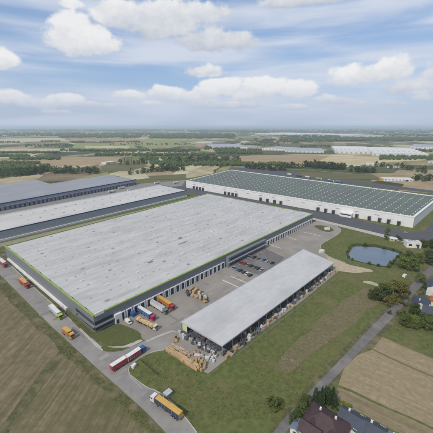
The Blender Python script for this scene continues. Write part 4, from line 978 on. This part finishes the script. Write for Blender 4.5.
# ------------------------------------------------------------------ houses
M_rbrown = mat('brown_tiles', (.075,.048,.052), .75, (.055,.036,.040), .5, spec=.2); M_rblue = mat('slate_tiles', (.050,.060,.085), .6, (.04,.048,.07), .5, spec=.3); M_rlblue = mat('pale_blue_sheet', (.16,.21,.27), .5, spec=.3); M_rred = mat('red_tiles', (.30,.09,.05), .8, (.22,.07,.04), .5)
M_cream = mat('cream_render', (.52,.44,.27), .85, (.45,.38,.23), .4); M_wr = mat('white_render', (.60,.60,.58), .85, (.50,.50,.48), .4)
def house(px, py, rz, dim, wall, roof, label, hip=False, h=5.0, rh=3.2, chim=1, nwin=3, dormers=0, dz=.05, name='house', z=None):
    p = G(px, py, z or 0); L_, W_ = dim; e = thing(name, label, 'house', (p.x,p.y,dz), rz); b_ = MB()
    b_.box((0,0,h/2), (L_,W_,h), wall)
    if not hip: [b_.add([(s_*L_/2,-W_/2,h),(s_*L_/2,W_/2,h),(s_*L_/2,0,h+rh*.97),(s_*(L_/2-.2),-W_/2,h),(s_*(L_/2-.2),W_/2,h),(s_*(L_/2-.2),0,h+rh*.97)], [(0,1,2),(3,4,5),(0,2,5,3),(1,2,5,4)], wall) for s_ in (-1,1)]
    b_.build('wall', e)
    r_ = MB(); ov = .5; a, c_ = L_/2+ov, W_/2+ov; rl = (L_/2-W_/2*.8) if hip else a; rl = max(rl, .3); zb = h-.15*1; th = .22
    for o_ in (0,):
        vs = [(-a,-c_,zb),(a,-c_,zb),(a,c_,zb),(-a,c_,zb),(-rl,0,h+rh),(rl,0,h+rh)]; vs2 = [(x,y,z_+th) for x,y,z_ in vs]
        r_.add(vs+vs2, [(0,1,5,4),(2,3,4,5),(1,2,5),(3,0,4),(6,7,11,10),(8,9,10,11),(7,8,11),(9,6,10),(0,1,7,6),(1,2,8,7),(2,3,9,8),(3,0,6,9)] if hip else [(0,1,5,4),(2,3,4,5),(6,7,11,10),(8,9,10,11),(0,1,7,6),(2,3,9,8),(0,4,10,6),(3,4,10,9),(1,5,11,7),(2,5,11,8)], roof)
    ro = r_.build('roof', e)
    for i in range(chim): q = MB(); x_ = -L_*.2+L_*.4*i; q.box((x_, W_*.12, h+rh*.9), (.7,.7,1.8), M_wr); q.build('chimney', ro)
    for s_ in (-1, 1):
        for i in range(nwin):
            for zz_ in ((1.6,) if h < 4 else (1.5, 4.0)):
                x_ = -L_/2+(i+.5)*L_/nwin; f_ = MB(); f_.box((x_, s_*(W_/2+.03), zz_), (1.5,.08,1.4), P_white); fo = f_.build('window', e); q = MB(); q.box((x_, s_*(W_/2+.08), zz_), (1.2,.05,1.1), M_win); q.build('pane', fo)
        f_ = MB(); f_.box((s_*(L_/2+.03), 0, 1.8), (.08,1.5,1.4), P_white); fo = f_.build('window', e); q = MB(); q.box((s_*(L_/2+.08), 0, 1.8), (.05,1.2,1.1), M_win); q.build('pane', fo)
    d_ = MB(); d_.box((L_*.18, -W_/2-.05, 1.05), (1.0,.1,2.1), mat('brown_door', (.12,.06,.03), .6)); d_.build('door', e)
    for i in range(dormers):
        x_ = -L_*.25+L_*.5*i/max(1, dormers-1) if dormers > 1 else 0; q = MB(); q.box((x_, -W_*.28, h+rh*.35), (1.9,2.4,1.5), wall)
        dd = q.build('dormer', e); q = MB(); q.add([(x_-1.2,-W_*.28-1.5,h+rh*.35+.72),(x_+1.2,-W_*.28-1.5,h+rh*.35+.72),(x_,-W_*.28-1.5,h+rh*.35+1.5),(x_-1.2,-W_*.28+2,h+rh*.35+.72),(x_+1.2,-W_*.28+2,h+rh*.35+.72),(x_,-W_*.28+2,h+rh*.35+1.5)], [(0,1,2),(3,4,5),(0,2,5,3),(1,2,5,4),(0,1,4,3)], roof); q.build('dormer_roof', dd)
        q = MB(); q.box((x_, -W_*.28-1.24, h+rh*.35), (1.2,.08,1.0), M_win); q.build('dormer_window', dd)
    return e
HB = R(-42)
house(326,420,HB,(15,13),M_cream,M_rbrown,'house at the bottom with a big purple-brown hipped roof and cream walls',True,4.4,4.2,2,3,2,z=6.5)
house(311,429,HB,(7,6),M_cream,M_rbrown,'small cream wing with brown roof left of the big brown-roofed house',False,4.6,2.2,0,1,z=5)
house(353,417,HB,(9,8),M_wr,M_rblue,'white terrace house with dark slate roof, uppermost of the row at the bottom edge',False,4.2,2.4,1,2,z=5.5)
house(364.5,423,HB,(5,7.6),M_wr,M_rlblue,'narrow terrace section with a pale blue-grey roof in the bottom row',False,4.0,2.2,0,1,z=5.5)
house(374.5,428.5,HB,(7,8),mat('brick_red_wall',(.30,.10,.07),.85),M_rblue,'brick-red walled terrace house with slate roof in the bottom row',False,4.2,2.4,1,2,z=5.5)
house(387,435.5,HB,(8,7.6),M_wr,M_rlblue,'lowest terrace house of the bottom row with pale blue roof',False,4.0,2.2,0,2,z=5.5)

house(298,428,R(48),(5,4),M_wr,M_rlblue,'small white outbuilding beside the lane at the bottom edge',False,2.8,1.2,0,1,z=2)
house(420,309,R(52),(11,9),M_wr,M_rblue,'white house with navy roof at the right edge, nearest the lane',False,4.5,3.2,1,2)
house(431,318,R(-38),(10,8),M_wr,M_rblue,'white house with navy roof lowest at the right edge',False,4.4,3.0,1,2)
house(434,293,R(52),(13,9),M_wr,M_wr and M_rblue,'tall white house with navy roof uppermost at the right edge',False,6.0,3.0,1,3)
house(436,305,R(-38),(7,6),M_wr,M_rred,'small white house with orange-red roof squeezed between navy-roofed ones',False,3.5,2.2,0,1)
# pump house and kiosk by the pond
def flat_block(px, py, rz, dim, wall, roofm, label, name='utility_building', cat='building', dz=.05, win=2):
    p = G(px, py); e = thing(name, label, cat, (p.x,p.y,dz), rz); L_, W_, h = dim; b_ = MB(); b_.box((0,0,h/2), dim, wall); b_.build('wall', e)
    b_ = MB(); b_.box((0,0,h+.15), (L_+.3,W_+.3,.3), roofm); b_.build('roof', e)
    for i in range(win): q = MB(); q.box((-L_/2+(i+.5)*L_/win, -W_/2-.04, h*.55), (L_/win*.45,.08,h*.35), M_glass); q.build('window', e)
    q = MB(); q.box((L_*.3, -W_/2-.06, h*.3), (L_*.1+.3,.1,h*.6), M_door); q.build('door', e)
    return e
e = flat_block(412,246.5,R(-12),(13,8,5.2),M_white,mat('white_flat_roof',(.55,.54,.50),.8),'small white flat-roofed pump house right of the pond')
for i in range(3): q = MB(); q.box((-3+2.6*i, .6, 5.75), (1.6,1.6,.9), M_vent); q.build('roof_unit', e)
flat_block(393,240.8,R(-12),(7,3.5,2.8),M_cream,M_frame,'low cream kiosk left of the pump house beside the footpath')
# small halls on the right behind the white warehouse
def far_hall(x0_, y0_, x1_, y1_, depth, h, wall, roofm, label, name='industrial_hall', low=0.0):
    """near long wall from (x0,y0) to (x1,y1) at its foot, running back 'depth' metres"""
    A_, B_ = G(x0_, y0_), G(x1_, y1_); d = B_-A_; L_ = d.length; e = thing(name, label, 'industrial hall', (A_.x,A_.y,.05), math.atan2(d.y,d.x))
    b_ = MB(); b_.box((L_/2,depth/2,h/2), (L_,depth,h), wall); b_.build('wall', e)
    b_ = MB(); rr = h*.12; vs = [(-.3,-.3,h),(L_+.3,-.3,h),(L_+.3,depth+.3,h),(-.3,depth+.3,h),(-.3,depth/2,h+rr),(L_+.3,depth/2,h+rr)]
    b_.add(vs, [(0,1,5,4),(2,3,4,5),(1,2,5),(3,0,4),(0,3,2,1)], roofm); b_.build('roof', e)
    n_ = max(2, min(14, int(L_/18)))
    for i in range(n_): q = MB(); q.box((L_*(i+.5)/n_, -.1, h*.32), (L_/n_*.3,.2,h*.55), M_vent); q.build('gate', e)
    for i in range(n_): q = MB(); q.box((L_*(i+.5)/n_, depth*.25, h+rr*.55), (L_/n_*.15,depth*.2,.5), M_vent); q.build('roof_light', e)
    return e
M_fw = mat('far_white_roof', (.62,.62,.61), .8); M_fg = mat('far_grey_roof', (.36,.38,.43), .8); M_fp = mat('far_pink_roof', (.40,.34,.34), .8)
e = flat_block(396,180.5,R(-5),(60,20,5),M_white,M_fw,'white-roofed hall with yellow ends beyond the white warehouse','industrial_hall','industrial hall',win=8)
for s_ in (-1,1): q = MB(); q.box((s_*31.5,0,2.2),(3,16,4.4),P_yel); q.build('end_bay', e)
HALLS = [(366,165.5,384,166.2,26,6,M_wr,M_fw,'small pale hall behind the domed hall on the right'),(392,168.5,402,168,18,5,M_wr,M_fp,'little pinkish shed right of the small pale hall'),
 (212,148.6,247,148.2,220,10,M_wr,M_fg,'long low grey-white hall in the centre distance'),(247,148.8,262,148,110,9,M_wr,M_fp,'pinkish hall beside the long grey one in the centre distance'),(262,149.6,285,151,150,9,M_wr,M_fg,'pale grey hall right of the pinkish one'),
 (285,152.2,324,153,170,9,M_wr,M_fg,'bluish grey row hall with many gates right of centre'),(335,153.2,378,154.2,330,12,M_wr,M_fw,'wide white-roofed hall right of centre in the distance'),
 (372,155.8,428,157.5,380,13,M_wr,M_fw,'largest white-roofed distant hall at the right'),(410,148.6,450,150,260,12,M_wr,M_fg,'grey-blue roofed hall behind the largest white one'),
 (255,134.4,300,136,700,18,M_wr,M_fw,'farthest bright white hall left of centre right'),(302,134.8,350,137,420,16,M_wr,M_fw,'farthest white hall in the middle of the horizon row'),(352,135.6,372,136.3,200,10,M_wr,M_fw,'small far white hall under the horizon'),
 (106,164.5,117,163,20,6,M_wr,M_fw,'small white hall beyond the left warehouses'),(196,142.8,212,143.6,120,8,M_wr,M_fg,'dim grey hall left of the centre ones'),(428,163,440,164,40,6,M_wr,M_fp,'brownish shed at the right edge')]
for hl in HALLS: far_hall(*hl)
# scattered far farmhouses
rn = random.Random(3)
FAR = MB()
spots = [(rn.uniform(0,433), rn.choice([139,140.5,143,146,158,132.5,133.5])+rn.uniform(-.5,.5)) for _ in range(56)]+[(rn.uniform(360,433), rn.uniform(159,174)) for _ in range(22)]+[(rn.uniform(90,130), rn.uniform(158,166)) for _ in range(6)]
fh = None
RN = {id(M_rred):'red',id(M_fg):'grey',id(M_fp):'pinkish',id(M_rbrown):'brown',id(M_fw):'white'}
def far_lab(px, py, rm):
    xz = 'far left' if px < 90 else 'left' if px < 180 else 'centre' if px < 260 else 'right of centre' if px < 350 else 'far right'
    yz = 'just under the horizon' if py < 136 else 'in the distant fields' if py < 144 else 'in the middle-distance fields' if py < 154 else 'among the fields behind the warehouses' if py < 164 else 'near the yellow-ended hall'
    return RN[id(rm)]+'-roofed farmhouse '+xz+' '+yz

    p = G(px, py); 
    if fh is None or rn.random() < .3:
        sz = rn.uniform(9,15); wm_, rm = rn.choice([M_wr,M_cream]), rn.choice([M_rred,M_fg,M_fp,M_rbrown,M_fw])
        fh = house(px, py, rn.uniform(0,3.1), (sz*1.3,sz), wm_, rm, far_lab(px, py, rm), False, 4.0, 2.8, 1, 2)
        fh['group'] = 'scattered distant farmhouses'
    else:
        c_ = copy_tree(fh); c_.location = (p.x,p.y,.05); c_.rotation_euler = (0,0,rn.uniform(0,3.1)); c_['label'] = far_lab(px, py, rm)

# ------------------------------------------------------------------ far fields and tracks
cols = {'tan':(.33,.25,.15),'straw':(.46,.39,.24),'green':(.115,.135,.045),'dark':(.06,.066,.035),'brown':(.17,.12,.085),'pale':(.44,.41,.28),'olive':(.13,.125,.06),'lime':(.24,.26,.10)}
def ff(pts, c, z=None): ff.n += 1; structure('field', rough_edge(gpoly(pts), 2, 25), (1*(.08+.012*ff.n) if min(p[1] for p in pts) < 200 and max(p[1] for p in pts) < 184 else .055+.004*(ff.n % 5)), mat('crop_'+c, cols[c], .95, tuple(v*.78 for v in cols[c]), .012, 8, .5, spec=.1, stretch=(1,2,1)))
ff.n = 0
for pts, c in (([(0,155),(32,154.4),(36,157.2),(0,158.6)],'straw'),([(40,158),(120,156.5),(123,163),(70,166),(10,166)],'tan'),([(0,159.5),(60,160),(20,163.5),(0,164)],'tan'),
  ([(0,148.8),(75,148.4),(78,151.8),(0,152.4)],'pale'),([(75,143.2),(130,143.4),(140,149.6),(72,149.4)],'lime'),([(130,143),(175,141),(196,145),(150,148.6)],'lime'),([(85,146),(130,146),(128,148),(85,148)],'pale'),
  ([(0,138.6),(60,137.8),(70,141),(0,142.2)],'pale'),([(70,138.4),(190,138.8),(170,141),(72,141.6)],'tan'),([(115,152.2),(215,152.6),(215,153.6),(115,153.6)],'straw'),([(100,166),(126,163),(150,166),(128,171),(104,171)],'olive'),
  ([(218,157),(262,155),(300,154.8),(335,156),(305,163),(262,166),(214,163)],'tan'),([(200,151),(222,152.5),(216,156),(190,157)],'olive'),([(262,143),(330,144.5),(345,149),(262,149)],'olive'),([(330,156),(378,156.5),(430,160),(380,163),(318,161.5)],'straw'),
  ([(345,143),(372,144),(395,148),(350,148.5)],'olive'),([(150,176),(186,174),(186,179),(140,180)],'olive'),([(110,174.5),(145,173),(150,178),(135,180)],'pale'),
  ([(300,172),(372,174.5),(384,180),(330,179),(300,176)],'olive'),([(378,180.5),(404,184),(398,190),(368,184.5)],'dark'),([(404,185),(440,187),(452,196),(440,194),(398,190.4)],'tan'),([(420,228),(433,225),(470,225),(470,250),(440,247)],'brown'),
  ([(110,143.6),(150,139.8),(215,140.4),(196,141.6),(150,141.6)],'lime')): ff(pts, c)
tk = MB()
for pts, wd in (([(0,168.5),(60,164),(110,157),(215,152.8)],5),([(90,176),(104,171),(118,166),(150,161),(216,158)],5),([(186,178),(150,177),(120,181)],6),([(240,166.5),(300,169.6),(375,175.6),(433,184)],6),([(60,152),(215,156)],5),([(330,165),(433,170)],6)):
    ribbon(tk, [G(*p) for p in pts], wd, .12, M_path)
o = tk.build('track'); o['kind'] = 'structure'

# ------------------------------------------------------------------ haze
hz = MB(); hz.box((0, 13000, (CAM_H+12)/2-.5), (44000, 30000, CAM_H+13), None) if False else None
m = bpy.data.materials.new('haze_air'); m.use_nodes = True; t = m.node_tree; t.nodes.clear()
pv = t.nodes.new('ShaderNodeVolumePrincipled'); pv.inputs['Color'].default_value = (.70,.84,1.0,1); pv.inputs['Density'].default_value = 1.05e-4; pv.inputs['Anisotropy'].default_value = .2
ou = t.nodes.new('ShaderNodeOutputMaterial'); t.links.new(pv.outputs[0], ou.inputs['Volume'])
hb = MB(); hb.box((0, 12990, (CAM_H+8)/2-1), (60100, 34100, CAM_H+10), m); ho = hb.build('haze'); ho['kind'] = 'stuff'
ho['label'] = 'thin pale blue haze lying over the distant land'; ho['category'] = 'haze'
S.cycles.volume_bounces = 2
